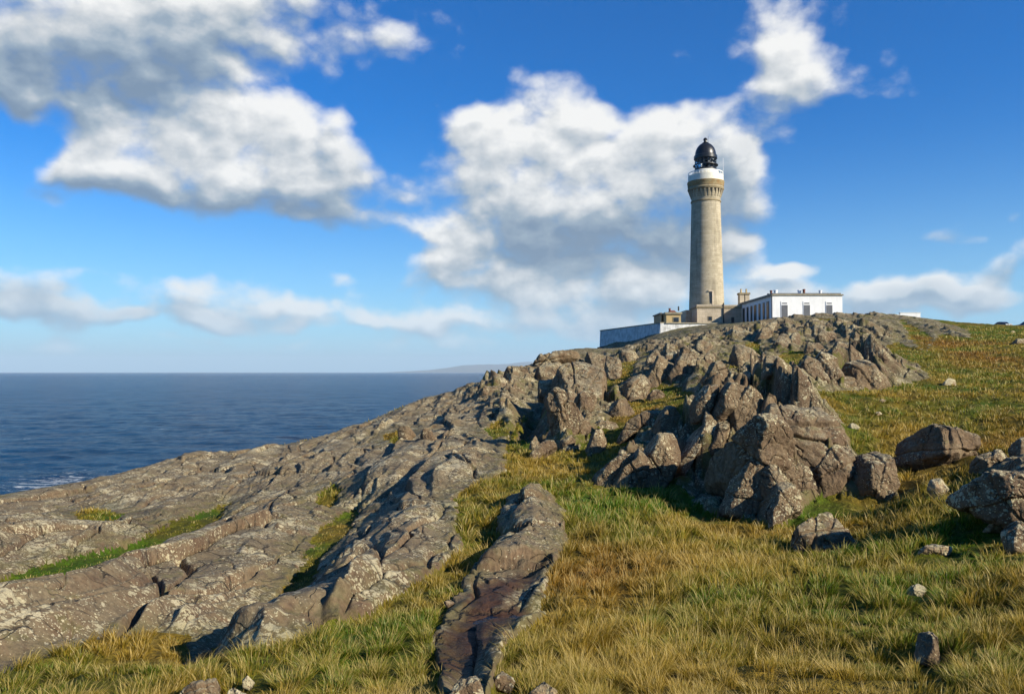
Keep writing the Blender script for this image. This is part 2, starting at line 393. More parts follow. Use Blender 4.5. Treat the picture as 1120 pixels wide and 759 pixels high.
# region masks: outlines laid on the ground
def outline(poly):
    pts = []
    for px, py in poly:
        d = march(px, py, base_z)
        w = W(px, py, d); pts.append((math.atan2(w[0], w[1]), math.log(math.hypot(w[0], w[1]))))
    return np.array(pts)
def sdist(poly, a, s):
    """signed distance in the (direction, log distance) chart, negative inside"""
    P_ = outline(poly); m = len(P_)
    lo = P_.min(0) - 0.35; hi = P_.max(0) + 0.35
    out = np.full(a.shape, 0.5, np.float32)
    sel = (a > lo[0]) & (a < hi[0]) & (s > lo[1]) & (s < hi[1])
    x = a[sel]; y = s[sel]
    dm = np.full(x.shape, 1e9); ins = np.zeros(x.shape, bool)
    for i in range(m):
        x0, y0 = P_[i]; x1, y1 = P_[(i + 1) % m]
        ex, ey = x1 - x0, y1 - y0; L = ex * ex + ey * ey + 1e-12
        t = np.clip(((x - x0) * ex + (y - y0) * ey) / L, 0, 1)
        dm = np.minimum(dm, (x - x0 - t * ex) ** 2 + (y - y0 - t * ey) ** 2)
        c = ((y0 > y) != (y1 > y)) & (x < (x1 - x0) * (y - y0) / (y1 - y0 + 1e-12) + x0)
        ins ^= c
    d = np.sqrt(dm); d[ins] *= -1
    out[sel] = d
    return out
ROCKP = [
    [(-200, 590), (0, 547), (100, 524), (200, 502), (300, 489), (400, 461), (450, 440), (500, 426), (545, 407), (600, 385), (648, 383), (648, 395), (600, 420), (590, 445), (562, 470), (556, 490), (550, 520), (520, 533), (497, 546), (500, 575), (507, 600), (470, 630), (440, 652), (400, 682), (350, 695), (325, 712), (270, 726), (200, 706), (208, 684), (165, 688), (100, 708), (50, 728), (0, 745), (-200, 770)],
    [(555, 548), (600, 545), (620, 570), (618, 605), (600, 640), (592, 665), (600, 678), (560, 700), (545, 735), (535, 775), (478, 775), (480, 740), (472, 712), (492, 670), (520, 620), (548, 592), (545, 570)],
    [(560, 480), (600, 420), (646, 386), (662, 384), (720, 366), (760, 354), (830, 344), (930, 338), (1000, 346), (1060, 361), (1063, 371), (1030, 366), (1014, 384), (980, 376), (955, 385), (1000, 398), (1020, 416), (990, 423), (960, 424), (905, 432), (882, 430), (905, 442), (925, 470), (935, 500), (950, 515), (985, 545), (945, 548), (900, 540), (880, 560), (850, 575), (770, 560), (735, 528), (652, 528), (690, 500), (660, 490), (620, 495)],
    [(1070, 520), (1130, 505), (1180, 560), (1120, 590), (1095, 570)],
]
GRASSP = [
    [(0, 618), (60, 600), (150, 580), (200, 557), (250, 541), (242, 562), (190, 580), (120, 606), (50, 636), (0, 652), (-60, 666), (-60, 640)],
    [(195, 712), (240, 682), (262, 668), (300, 638), (330, 598), (345, 570), (372, 553), (393, 545), (382, 565), (350, 597), (332, 640), (290, 665), (250, 692), (215, 712)],
    [(78, 564), (105, 558), (135, 560), (120, 570), (90, 572)],
    [(682, 397), (697, 395), (690, 415), (668, 430), (655, 442), (662, 420)],
    [(645, 480), (668, 460), (690, 440), (700, 425), (735, 422), (758, 434), (757, 455), (744, 480), (738, 450), (716, 456), (700, 475), (685, 500), (650, 510), (620, 500)],
    [(800, 385), (830, 372), (834, 395), (815, 402), (802, 420), (790, 424), (797, 400)],
    [(815, 415), (835, 407), (855, 387), (885, 385), (872, 404), (850, 412), (895, 420), (902, 427), (870, 427), (820, 425)],
    [(893, 349), (925, 350), (926, 356), (900, 355)],
    [(985, 350), (1000, 358), (1020, 372), (1012, 384), (995, 372)],
    [(722, 366), (740, 360), (790, 353), (830, 350), (800, 360), (770, 368), (745, 370)],
    [(890, 372), (905, 390), (920, 395), (912, 402), (898, 392)],
    [(420, 478), (440, 472), (450, 480), (432, 488)], [(345, 545), (362, 530), (372, 536), (356, 552)],
    [(530, 470), (548, 462), (556, 472), (540, 482)],
]
wob = 0.010 * fbm2(X / 0.9, Y / 0.9, 4) + 0.006 * perlin2(X / 0.17, Y / 0.17) * (RG < 40)
rockd = np.full(X.shape, 0.5, np.float32)
for p in ROCKP: rockd = np.minimum(rockd, sdist(p, AA, S))
for p in GRASSP: rockd = np.maximum(rockd, -sdist(p, AA, S))
# steep and low ground towards the sea is bare rock as well
seaward = ((B < -7.0) & (RG > 12)) | ((B < -4.2) & (RG > 55) & (np.abs(AA) < 1.0) & (AA < 0.18))
seam = sstep(-B, 4.6, 6.5) * (RG > 20) * (AA < 0.25)
rockd = rockd + wob
ROCK = sstep(-rockd, -0.004, 0.006)
brow = sstep(RG, 98 - 30 * sstep(-AA, -.16, -.10), 108 - 30 * sstep(-AA, -.16, -.10)) * sstep(AA, -0.06, -0.02) * (1 - sstep(AA, 0.40, 0.44)) * (1 - sstep(RG, 150, 160))
for p in GRASSP[7:9]: brow = brow * sstep(sdist(p, AA, S) + wob, -.004, .006)
ROCK = np.maximum(ROCK, np.maximum(np.maximum(seam, brow), sstep(-B, 9, 12)))
crag = np.minimum(sdist(ROCKP[2], AA, S), sdist([(562, 470), (600, 420), (650, 384), (500, 426), (530, 445), (540, 470)], AA, S))
CRAG = sstep(-crag, -0.02, 0.03)
gully = np.zeros(X.shape, np.float32)
for p in (GRASSP[0], GRASSP[1]):
    sdp = sdist(p, AA, S); gully = np.maximum(gully, 0.30 * sstep(-sdp, -0.03, 0.01) + 1.0 * sstep(-sdp, -0.16, 0.0))
wetd = np.minimum(sdist([(505, 668), (530, 640), (560, 630), (600, 620), (598, 640), (560, 660), (545, 680), (500, 690)], AA, S),
                  sdist([(470, 715), (500, 680), (560, 665), (600, 670), (565, 690), (540, 720), (505, 745), (480, 770), (470, 740)], AA, S))
WET = sstep(-(wetd + 1.5 * wob), -0.012, 0.02)
basin = sdist([(508, 684), (530, 676), (560, 671), (596, 666), (598, 673), (572, 679), (545, 679), (522, 686)], AA, S)
BASIN = sstep(-(basin + 1.2 * wob), -0.03, 0.015)

# strike frame: layers run away from the camera, slightly to the right
th = R(17)
Xf = X.astype(np.float32); Yf = Y.astype(np.float32)
sx_ = Xf * math.sin(th) + Yf * math.cos(th)
tx_ = Xf * math.cos(th) - Yf * math.sin(th)
wx = 0.8 * fbm2(Xf / 3.1, Yf / 3.1, 3); wy = 0.8 * fbm2(Xf / 3.1 + 40, Yf / 3.1, 3)
far = sstep(RG, 35, 90)
det = 1 - sstep(RG, 150, 300)
# slabs: long whalebacks and ledges running almost straight away from the camera
t0 = R(0.5)
ss_ = Xf * math.sin(t0) + Yf * math.cos(t0); ts_ = Xf * math.cos(t0) - Yf * math.sin(t0)
slab = 0.42 * fbm2(ss_ / 14, ts_ / 2.7, 3) + 0.13 * fbm2((ss_ + wx) / 4.5, (ts_ + .6 * wy) / 0.9, 3)
f1, e, r1, r2, ox, oy = worley2((ss_ + 1.6 * wx) / 6.5, (ts_ + 0.5 * wy) / 1.7)
slab += 0.22 * (r1 - 0.5) + 0.20 * (r2 - 0.5) * oy * 2 - 0.15 * np.exp(-(e / 0.03) ** 2)
def ledges(lam, amp, w, sd):
    ph = (ts_ + 0.8 * wy + 0.5 * fbm2(ss_ / 9 + sd, ts_ / 5, 2)) / lam + sd
    fr = ph - np.floor(ph)
    return amp * (sstep(fr, 0.0, w) - fr) * np.clip(fbm2(ss_ / 7 + 9 + sd, ts_ / 3, 2) * 1.6 + 0.55, 0, 1.3)
slab += ledges(1.15, 0.22, 0.12, 0.0) + ledges(2.9, 0.24, 0.07, 4.3) + ledges(0.42, 0.06, 0.2, 8.1) * (RG < 40)
cr = fbm2((Xf + wx) / 4.4 + 5, (Yf + wy) / 9.5, 2)
slab -= 0.24 * np.exp(-(cr / 0.010) ** 2)
cr2 = fbm2((Xf - wx) / 1.9 - 15, (Yf - wy) / 2.6 + 30, 2)
slab -= 0.05 * np.exp(-(cr2 / 0.010) ** 2) * (RG < 40)
slab += 0.018 * fbm2(Xf / 0.35, Yf / 0.5, 3) * (RG < 45)
# blocky far part of the shore ridge
g1, ge, gr, gr2, gox, goy = worley2((sx_ + wx) / 5.0 + 31, (tx_ + wy) / 2.6)
blk = 0.65 * (gr - 0.6) - 0.55 * goy * (0.5 + gr2) - 0.5 * np.exp(-(ge / 0.05) ** 2)
g1, ge2, gr_, gr2_, gox_, goy_ = worley2((sx_ + 2 * wx) / 2.2, (tx_ + wy) / 1.3 + 12)
blk += 0.22 * (gr_ - 0.5) - 0.15 * goy_ - 0.2 * np.exp(-(ge2 / 0.05) ** 2)
shore_blk = sstep(RG, 42, 80) * (1 - CRAG)
slab = slab * (1 - 0.5 * shore_blk) + 0.55 * blk * shore_blk
# crag: tilted joint blocks with steep left sides
c1, ce, cr1, cr2_, cox, coy = worley2((sx_ + 1.2 * wx) / 3.3 + 7, (tx_ + 0.8 * wy) / 1.7 + 3)
cg_ = 0.62 * (cr1 - 0.5) - 0.50 * coy * (0.5 + cr2_) - 0.30 * cox * (cr1) - 0.30 * np.exp(-(ce / 0.05) ** 2)
d1_, de, dr1, dr2, dox, doy = worley2((sx_ + 1.2 * wx) / 1.3, (tx_ + 0.8 * wy) / 0.75 + 13)
cg_ += 0.24 * (dr1 - 0.5) - 0.16 * doy - 0.12 * np.exp(-(de / 0.06) ** 2)
cg_ += 0.30 * fbm2(sx_ / 7, tx_ / 2.6, 3) + 0.06 * fbm2(Xf / 0.4, Yf / 0.4, 3)
cg_ = cg_ * (1.35 - 0.80 * far)
for lam, amp, sd in ((4.6, 0.95, 0.0), (1.9, 0.34, 3.7)):
    ph = (sx_ + 1.7 * wx + 0.9 * tx_ * (1 if sd else -.35) * .3 + 0.8 * fbm2(sx_ / 6 + sd, tx_ / 4, 2)) / lam + sd
    fr = ph - np.floor(ph)
    cg_ += amp * (1 - .25 * far) * (sstep(fr, 0.0, 0.10) - fr)
ph = (tx_ + 0.9 * wy + 0.6 * fbm2(sx_ / 8, tx_ / 4, 2)) / 2.6; fr = ph - np.floor(ph)
cg_ += 0.52 * (sstep(fr, 0.0, 0.14) - fr)
cg_ = (cg_ - 0.15 - 0.2 * far) * (1 - .5 * sstep(RG, 85, 108))
rockz = slab * (1 - CRAG) + cg_ * CRAG
near_s = sstep(RG, 5, 9)
# grass: hummocks
hum = 0.17 * fbm2(Xf / 1.3, Yf / 1.3, 3) + 0.22 * fbm2(Xf / 4.5, Yf / 6, 2) * near_s + 0.05 * perlin2(Xf / 0.45, Yf / 0.45) * (RG < 40)
lift = sstep(-rockd, 0.0, 0.06)
slabB = sstep(-sdist(ROCKP[1], AA, S), -0.005, 0.03)
b1, be, br1, br2, box_, boy_ = worley2((Xf * .9 - Yf * .25 + .3 * wx) / 0.8, (Yf + .3 * wy) / 2.1)
b3, be3, br3, br4, _, _ = worley2((Xf + .3 * wx) / 0.25 + 9, (Yf + .3 * wy) / .5)
blkB = 0.20 * (br1 - .45) - .20 * boy_ * (br2) - .16 * box_ - 0.12 * np.exp(-(be / .06) ** 2) + 0.045 * (br3 - .5) + .04 * fbm2(Xf / .3, Yf / .4, 3) 
blkB = blkB * (.22 + .78 * sstep(RG, 8.7, 11)) + 0.10 * sstep(RG, 11, 15)
Zt = B + hum * (1 - ROCK) + (rockz * (0.25 + 0.75 * lift) * (1 - slabB) + blkB * slabB + (0.10 + 0.12 * lift) * (1 - 0.75 * slabB * (RG < 12))) * ROCK * det
Zt = Zt - gully * 0.30 + slabB * 0.04
pc = W(545, 679, march(545, 679, base_z)); POOLZ = float(base_z(pc[0], pc[1])) + 0.06
Zt = Zt * (1 - BASIN) + np.minimum(Zt, POOLZ - 0.09 + .07 * fbm2(Xf / .35, Yf / .35, 3)) * BASIN
Zt = Zt.astype(np.float64)
# level terrace under the lighthouse buildings
pad = sstep(Y, 126, 132) * (1 - sstep(Y, 172, 185)) * sstep(X, 23, 27) * (1 - sstep(X, 66, 75))
Zt = Zt * (1 - pad) + np.minimum(Zt, 8.75) * pad

AZ_i = np.arange(NA); RR_i = np.arange(NR)
def idx(x, y):
    a = np.arctan2(x, y); r = np.hypot(x, y)
    return np.interp(a, AZ, AZ_i), np.interp(r, RR, RR_i)
def ground(x, y):
    fa, fr_ = idx(np.asarray(x, float), np.asarray(y, float)); return bil(Zt, fa, fr_)

# ------------------------------------------------------------------ ground colours (shared by turf and blades)
def blob(x, y, px, py, rx, ry):
    d = march(px, py, base_z); w = W(px, py, d)
    a = np.arctan2(x, y) - math.atan2(w[0], w[1]); s = np.log(np.hypot(x, y)) - math.log(math.hypot(w[0], w[1]))
    # half-size on the ground given as an angle and as a share of the distance
    return np.exp(-((a / rx) ** 2 + (s / ry) ** 2))
STRAW = np.array((0.340, 0.230, 0.050)); OLIVE = np.array((0.150, 0.160, 0.026)); GREEN = np.array((0.070, 0.160, 0.012)); RUST = np.array((0.270, 0.125, 0.032)); DRY = np.array((0.250, 0.170, 0.036)); DARKG = np.array((0.050, 0.075, 0.014))
def grass_col(x, y, jit=None):
    x = np.asarray(x, np.float32); y = np.asarray(y, np.float32)
    a = fbm2(x / 2.6, y / 3.4, 4) + 0.5; b = fbm2(x / 1.1 + 31, y / 1.5, 3) ; c = fbm2(x / 5 - 11, y / 7 + 5, 3)
    g = 0.5 * (1.8 * blob(x, y, 200, 566, .08, .2) + 1.2 * blob(x, y, 80, 610, .08, .2) + blob(x, y, 340, 590, .05, .3) + blob(x, y, 750, 540, .11, .10) + blob(x, y, 1060, 600, .06, .12) + blob(x, y, 850, 545, .05, .05) + 0.7 * blob(x, y, 640, 580, .05, .2) + .8 * blob(x, y, 700, 560, .1, .12) + 0.8 * blob(x, y, 300, 660, .06, .15) + .6 * blob(x, y, 1010, 640, .1, .2) + .7 * blob(x, y, 1080, 365, .08, .12) + .5 * blob(x, y, 420, 700, .1, .1))
    o = blob(x, y, 600, 508, .07, .10) + 0.7 * blob(x, y, 820, 640, .10, .12) + 0.8 * blob(x, y, 390, 655, .04, .1) + 0.7 * blob(x, y, 650, 700, .1, .12) + 0.8 * blob(x, y, 150, 700, .07, .1) + 0.6 * blob(x, y, 1100, 720, .06, .1)
    ru = blob(x, y, 1090, 392, .08, .12) + 0.7 * blob(x, y, 1040, 375, .05, .1) + 0.4 * blob(x, y, 950, 440, .05, .08) + 0.35 * blob(x, y, 980, 700, .2, .2) + .3 * blob(x, y, 700, 640, .12, .1)
    far_ = sstep(np.hypot(x, y), 22, 40)
    fs = np.clip(0.47 + 1.6 * (a - 0.5) + 0.55 * o - 1.0 * g - 0.12 * far_, 0.03, 1)[:, None] if x.ndim == 1 else np.clip(0.50 + 1.3 * (a - 0.5) + 0.55 * o - 1.0 * g - 0.12 * far_, 0.03, 1)[..., None]
    gg = np.clip(1.5 * b + 0.25 + 1.7 * g, 0, 1)[..., None]
    rr = np.clip(1.7 * c - 0.12 - 0.10 * sstep(np.hypot(x, y), 20, 35)[..., None][..., 0] + 0.85 * ru + 0.25 * (o > .5) * b, 0, 0.85)[..., None]
    if jit is not None:
        fs = np.clip(fs + jit[:, :1] * 0.55, 0, 1); gg = np.clip(gg + jit[:, 1:2] * 0.4, 0, 1)
    col = (OLIVE * (1 - gg) + GREEN * gg) * (1 - fs) + (STRAW * 0.75 + DRY * 0.25) * fs
    col = (col * (1 - rr) + RUST * rr) * np.array((0.94, 0.90, 0.56))
    return col

# ------------------------------------------------------------------ materials of the ground
def new_mat(name):
    m = bpy.data.materials.new(name); m.use_nodes = True
    m.node_tree.nodes.clear()
    q = NT(m.node_tree)
    return m, q
def finish(m, q, col, rough=0.9, bump=None, bdist=0.02, bstr=1.0, spec=0.3, metal=0.0, extra=None):
    i = {'Base Color': col if isinstance(col, bpy.types.NodeSocket) else (*col, 1), 'Roughness': rough, 'Specular IOR Level': spec, 'Metallic': metal}
    if extra: i.update(extra)
    b = q.n('ShaderNodeBsdfPrincipled', i=i)
    if bump is not None:
        nb = q.n('ShaderNodeBump', i={'Height': bump, 'Distance': bdist, 'Strength': bstr})
        q.link(nb.outputs[0], b.inputs['Normal'])
    o = q.n('ShaderNodeOutputMaterial'); q.link(b.outputs[0], o.inputs[0])
    return b
def rock_material(name, wetattr=False, tone=(1, 1, 1), lich=1.0):
    m, q = new_mat(name)
    tc = q.n('ShaderNodeTexCoord'); P = tc.outputs['Object']
    if not wetattr:
        oi = q.n('ShaderNodeObjectInfo')
        P = q.vmath('ADD', P, q.scale(q.n('ShaderNodeCombineXYZ', i={0: oi.outputs['Random'], 1: oi.outputs['Random'], 2: oi.outputs['Random']}).outputs[0], 37.0))
    geo = q.n('ShaderNodeNewGeometry')
    up = q.n('ShaderNodeSeparateXYZ', i={0: geo.outputs['Normal']}).outputs[2]
    big = q.noise(P, 0.55, 5, 0.6, 0.4)
    mid = q.noise(P, 2.3, 6, 0.65, 0.3)
    fin = q.noise(P, 14.0, 5, 0.7)
    vf = q.noise(P, 60.0, 3, 0.7)
    T = lambda c: tuple(a * b for a, b in zip(c, tone))
    c = q.mix(q.ss(big, 0.35, 0.66), T((0.125, 0.080, 0.048)), T((0.190, 0.138, 0.082)))
    c = q.mix(q.ss(mid, 0.42, 0.70, 0, 0.75), c, T((0.230, 0.182, 0.118)))
    c = q.mix(q.ss(q.noise(q.mapping(P, (9, 2, 4), sc=(1, 1, .35)), 1.4, 5, .65), 0.52, 0.70, 0, 0.75), c, T((0.075, 0.050, 0.038)))
    c = q.mix(q.ss(q.noise(q.mapping(P, (3, 7, 1)), 0.9, 4, .6), 0.60, 0.75, 0, 0.5), c, T((0.20, 0.105, 0.055)))
    # grey-green weathering on the faces that look up
    upn = q.math('ADD', up, q.math('MULTIPLY', q.math('SUBTRACT', mid, 0.5), 1.5))
    c = q.mix(q.ss(upn, 0.50, 1.0, 0, 0.58 if wetattr else 0.80), c, (0.225, 0.200, 0.125) if wetattr else (0.275, 0.250, 0.175))
    c = q.mix(q.ss(q.math('ADD', q.noise(q.mapping(P, (1, 8, 6)), 1.7, 5, .7), q.math('MULTIPLY', up, 0.12)), 0.66, 0.76, 0, 0.6), c, (0.150, 0.150, 0.055))
    c = q.mix(q.ss(fin, 0.30, 0.72), q.mix(0.42, c, (0.03, 0.024, 0.018)), q.mix(0.14, c, (0.42, 0.36, 0.25)))
    # crusts of pale lichen: irregular spots, denser in patches
    PD = q.vmath('ADD', P, q.scale(q.vmath('SUBTRACT', q.noise(P, 7.0, 3, 0.6, out=1), (0.5, 0.5, 0.5)), 0.16))
    patch = q.noise(q.mapping(P, (5, 5, 5)), 0.8, 5, 0.65)
    lat = q.math('ADD', q.math('MULTIPLY', q.math('SUBTRACT', patch, 0.5), 1.30 * lich), q.math('MULTIPLY', up, 0.13))
    def spots(sc, th):
        v = q.voro(PD, sc)
        ed = q.math('ADD', v, q.math('MULTIPLY', q.math('SUBTRACT', fin, 0.5), 0.4))
        return q.ss(q.math('SUBTRACT', q.math('ADD', lat, th), ed), 0.0, 0.05)
    s = q.math('MAXIMUM', spots(4.6, 0.095 * lich), q.math('MAXIMUM', spots(11.0, 0.135 * lich), spots(22.0, 0.150 * lich)))
    s = q.math('MULTIPLY', s, q.ss(vf, 0.30, 0.55, 0.35, 0.95))
    c = q.mix(s, c, q.mix(q.noise(P, 1.3, 2), (0.60, 0.56, 0.42), (0.40, 0.39, 0.24)))
    rough = 0.88
    if wetattr:
        w = q.n('ShaderNodeAttribute', attribute_name='wet').outputs['Fac']
        c = q.mix(w, c, q.mix(mid, (0.030, 0.013, 0.007), (0.085, 0.042, 0.024)))
        rough = q.ss(w, 0.2, 1.0, 0.88, 0.72)
        ms = q.n('ShaderNodeAttribute', attribute_name='moss').outputs['Fac']
        c = q.mix(q.math('MULTIPLY', ms, q.ss(mid, 0.35, 0.6)), c, (0.10, 0.105, 0.022))
    h = q.math('ADD', q.math('MULTIPLY', mid, 0.9), q.math('ADD', q.math('MULTIPLY', fin, 0.30), q.math('MULTIPLY', vf, 0.06)))
    # hairline joints
    jn = q.noise(q.mapping(P, (2, 2, 2), sc=(1, .8, 1)), 1.1, 3, .5, .3)
    jl = q.ss(q.math('ABSOLUTE', q.math('SUBTRACT', jn, 0.5)), 0.0, 0.012, -0.30, 0)
    h = q.math('ADD', h, jl)
    fv = q.voro(PD, 2.1, 'F1'); fe = q.voro(q.mapping(PD, (1, 3, 2), sc=(1, 1, .7)), 1.15, 'DISTANCE_TO_EDGE')
    h = q.math('ADD', h, q.math('MULTIPLY', fv, 1.1))
    crk = q.ss(fe, 0.0, 0.035, 1.0, 0.0)
    crk = q.math('MULTIPLY', crk, q.ss(q.noise(q.mapping(P, (8, 1, 3)), 0.9, 2), .45, .6))
    h = q.math('SUBTRACT', h, q.math('MULTIPLY', crk, 0.6))
    c = q.mix(q.math('MULTIPLY', crk, 0.7), c, (0.02, 0.015, 0.01))
    h = q.math('ADD', h, q.math('MULTIPLY', s, 0.05))
    c = q.mix(1.0, c, (0.87, 0.79, 0.70) if wetattr else (0.96, 0.88, 0.77), 'MULTIPLY')
    finish(m, q, c, rough, h, 0.06 if wetattr else 0.10, 1.0, spec=0.22)
    return m
M_rock = rock_material('weathered_rock')
M_pale = rock_material('lichen_whitened_stone', tone=(2.1, 2.2, 2.3), lich=2.2)
M_bed = rock_material('bedrock', True, lich=1.12)
def turf_material():
    m, q = new_mat('turf')
    at = q.n('ShaderNodeAttribute', attribute_name='tint').outputs['Color']
    P = q.n('ShaderNodeTexCoord').outputs['Object']
    a = q.noise(P, 9, 5, .7); b = q.noise(q.mapping(P, sc=(1, 1, 1)), 1.9, 5, .65)
    c = q.mix(q.ss(a, .3, .7), q.mix(0.62, at, (0.02, 0.018, 0.006)), at)
    c = q.mix(q.ss(b, .42, .7, 0, .5), c, (0.07, 0.065, 0.02))
    h = q.math('ADD', q.math('MULTIPLY', b, 1.0), q.math('MULTIPLY', a, .5))
    finish(m, q, c, 0.95, h, 0.25, 1.0, spec=0.1)
    return m
M_turf = turf_material()

# ------------------------------------------------------------------ build the ground sheet (bare rock and turf as two surfaces sharing one edge)
vid = np.arange(NA * NR).reshape(NA, NR)
quads = np.stack([vid[:-1, :-1], vid[:-1, 1:], vid[1:, 1:], vid[1:, :-1]], -1).reshape(-1, 4)
# deep hollows between the rocks
hol = sdist([(545, 472), (572, 452), (600, 437), (618, 470), (612, 480), (588, 492), (562, 492)], AA, S)
clf = sdist([(742, 536), (752, 505), (788, 455), (835, 450), (840, 500), (838, 540), (806, 562), (770, 556)], AA, S)
cut = 1.7 * sstep(-(hol + wob), -.01, .05) + 1.0 * sstep(-(clf + wob), -.01, .07) - (0.20 + 0.16 * sstep(RG, 30, 60)) * CRAG * lift * (1 - sstep(RG, 100, 112)) * sstep(clf, -.02, .02) * sstep(hol, -.02, .02)
Zm = Zt - cut * ROCK
V = np.stack([X, Y, Zm], -1).reshape(-1, 3)
rk = ROCK.ravel()
isrock = rk[quads].mean(1) > 0.5
tint = grass_col(X.ravel(), Y.ravel())
mossn = sstep(fbm2(Xf / 1.7 + 3, Yf / 2.3, 4), 0.02, 0.35) * CRAG * 0.9 + sstep(-rockd, 0.05, 0.0) * 0.5
def sub_mesh(name, sel, mat, attrs, label=None):
    f = quads[sel]; used = np.zeros(NA * NR, bool); used[f.ravel()] = True
    remap = np.cumsum(used) - 1
    o = np_mesh(name, V[used], remap[f], mat, attrs={k: a[used] for k, a in attrs.items()})
    o['kind'] = 'structure'
    return o
sub_mesh('bedrock', isrock, M_bed, {'wet': WET.ravel() * 0.95, 'moss': mossn.ravel()})
sub_mesh('hillside', ~isrock, M_turf, {'tint': tint})

# ------------------------------------------------------------------ sea
def sea_material():
    m, q = new_mat('sea_water')
    P = q.n('ShaderNodeTexCoord').outputs['Object']
    big = q.noise(q.mapping(P, sc=(1, 1.6, 1)), 0.045, 4, .6)
    w1 = q.noise(q.mapping(P, rot=(0, 0, R(20)), sc=(.55, 1.5, 1)), 0.16, 6, .65, .2)
    w2 = q.noise(q.mapping(P, rot=(0, 0, R(-15)), sc=(.8, 1.3, 1)), 0.9, 6, .7)
    h = q.math('ADD', q.math('MULTIPLY', w1, 2.2), q.math('MULTIPLY', w2, 0.6))
    c = q.mix(q.ss(big, .35, .65), (0.002, 0.038, 0.105), (0.003, 0.056, 0.145))
    fo = q.n('ShaderNodeAttribute', attribute_name='foam').outputs['Fac']
    fn = q.noise(q.mapping(P, sc=(.5, 1.6, 1)), 0.55, 7, .72, .4)
    foam = q.ss(q.math('ADD', fn, q.math('MULTIPLY', fo, .32)), 0.70, 0.80)
    cap = q.math('MULTIPLY', q.ss(q.noise(q.mapping(P, (4, 4, 4), sc=(.35, 1.7, 1)), 0.10, 8, .62), 0.70, 0.73), q.ss(w2, .45, .6))
    foam = q.math('MAXIMUM', foam, cap)
    c = q.mix(foam, c, (0.7, 0.75, 0.78))
    finish(m, q, c, q.ss(foam, 0, 1, 0.20, 0.9), h, 2.6, 1.0, spec=0.03, extra={'Specular Tint': (0.35, 0.68, 1.0, 1)})
    return m
M_sea = sea_material()
sa = np.linspace(-math.pi, math.pi, 721); sr = np.concatenate([np.geomspace(20, 90, 12, endpoint=False), np.geomspace(90, 2500, 620, endpoint=False), np.geomspace(2500, 46000, 70)])
sa = np.concatenate([np.linspace(-math.pi, -R(38), 60, endpoint=False), np.linspace(-R(38), R(10), 520, endpoint=False), np.linspace(R(10), math.pi, 60)])
SA, SR = np.meshgrid(sa, sr, indexing='ij')
xs = (SR * np.sin(SA)).astype(np.float32); ys = (SR * np.cos(SA)).astype(np.float32)
am = 1 - sstep(SR, 500, 1800)
zs = SEA + am * (0.55 * fbm2(xs / 30, ys / 13, 3) + 0.35 * fbm2(xs / 9, ys / 4.5, 3) * (1 - sstep(SR, 200, 700)))
sv_ = np.stack([xs, ys, zs], -1).reshape(-1, 3)
si = np.arange(len(sa) * len(sr)).reshape(len(sa), len(sr))
sq = np.stack([si[:-1, :-1], si[:-1, 1:], si[1:, 1:], si[1:, :-1]], -1).reshape(-1, 4)
land = ground(xs.ravel(), ys.ravel())
foam = sstep(land, SEA - 7, SEA - 1) + 0.75 * np.exp(-(((np.arctan2(xs, ys).ravel() + R(29.5)) / 0.07) ** 2 + ((np.log(SR).ravel() - math.log(147)) / 0.14) ** 2)) 
so = np_mesh('sea', sv_, sq, M_sea, attrs={'foam': np.clip(foam, 0, 1)})
so['kind'] = 'structure'
# ------------------------------------------------------------------ separate rocks
def cube_sphere(nn, ext):
    """unit directions, spaced evenly for a body with half sizes ext"""
    Vs = []; Fs = []; off = 0
    t = np.tan(np.linspace(-1, 1, nn + 1) * math.pi / 4)
    U_, V_ = np.meshgrid(t, t, indexing='ij')
    one = np.ones_like(U_)
    for (a, b, c) in ((one, U_, V_), (-one, V_, U_), (V_, one, U_), (U_, -one, V_), (U_, V_, one), (V_, U_, -one)):
        Vs.append(np.stack([a, b, c], -1).reshape(-1, 3))
        ii = np.arange((nn + 1) ** 2).reshape(nn + 1, nn + 1) + off
        Fs.append(np.stack([ii[:-1, :-1], ii[1:, :-1], ii[1:, 1:], ii[:-1, 1:]], -1).reshape(-1, 4)); off += (nn + 1) ** 2
    Vv = np.concatenate(Vs); Ff = np.concatenate(Fs)
    key = np.round(Vv / np.abs(Vv).max(1, keepdims=True) * 1e5).astype(np.int64)
    _, first, inv = np.unique(key, axis=0, return_index=True, return_inverse=True)
    Vv = Vv[first]; Ff = inv.ravel()[Ff]
    Vv = Vv / np.linalg.norm(Vv, axis=1, keepdims=True)
    Vv = Vv * ext
    return Vv / np.linalg.norm(Vv, axis=1, keepdims=True), Ff
def unit(v):
    v = np.asarray(v, float); return v / np.linalg.norm(v)
CLEAR = []
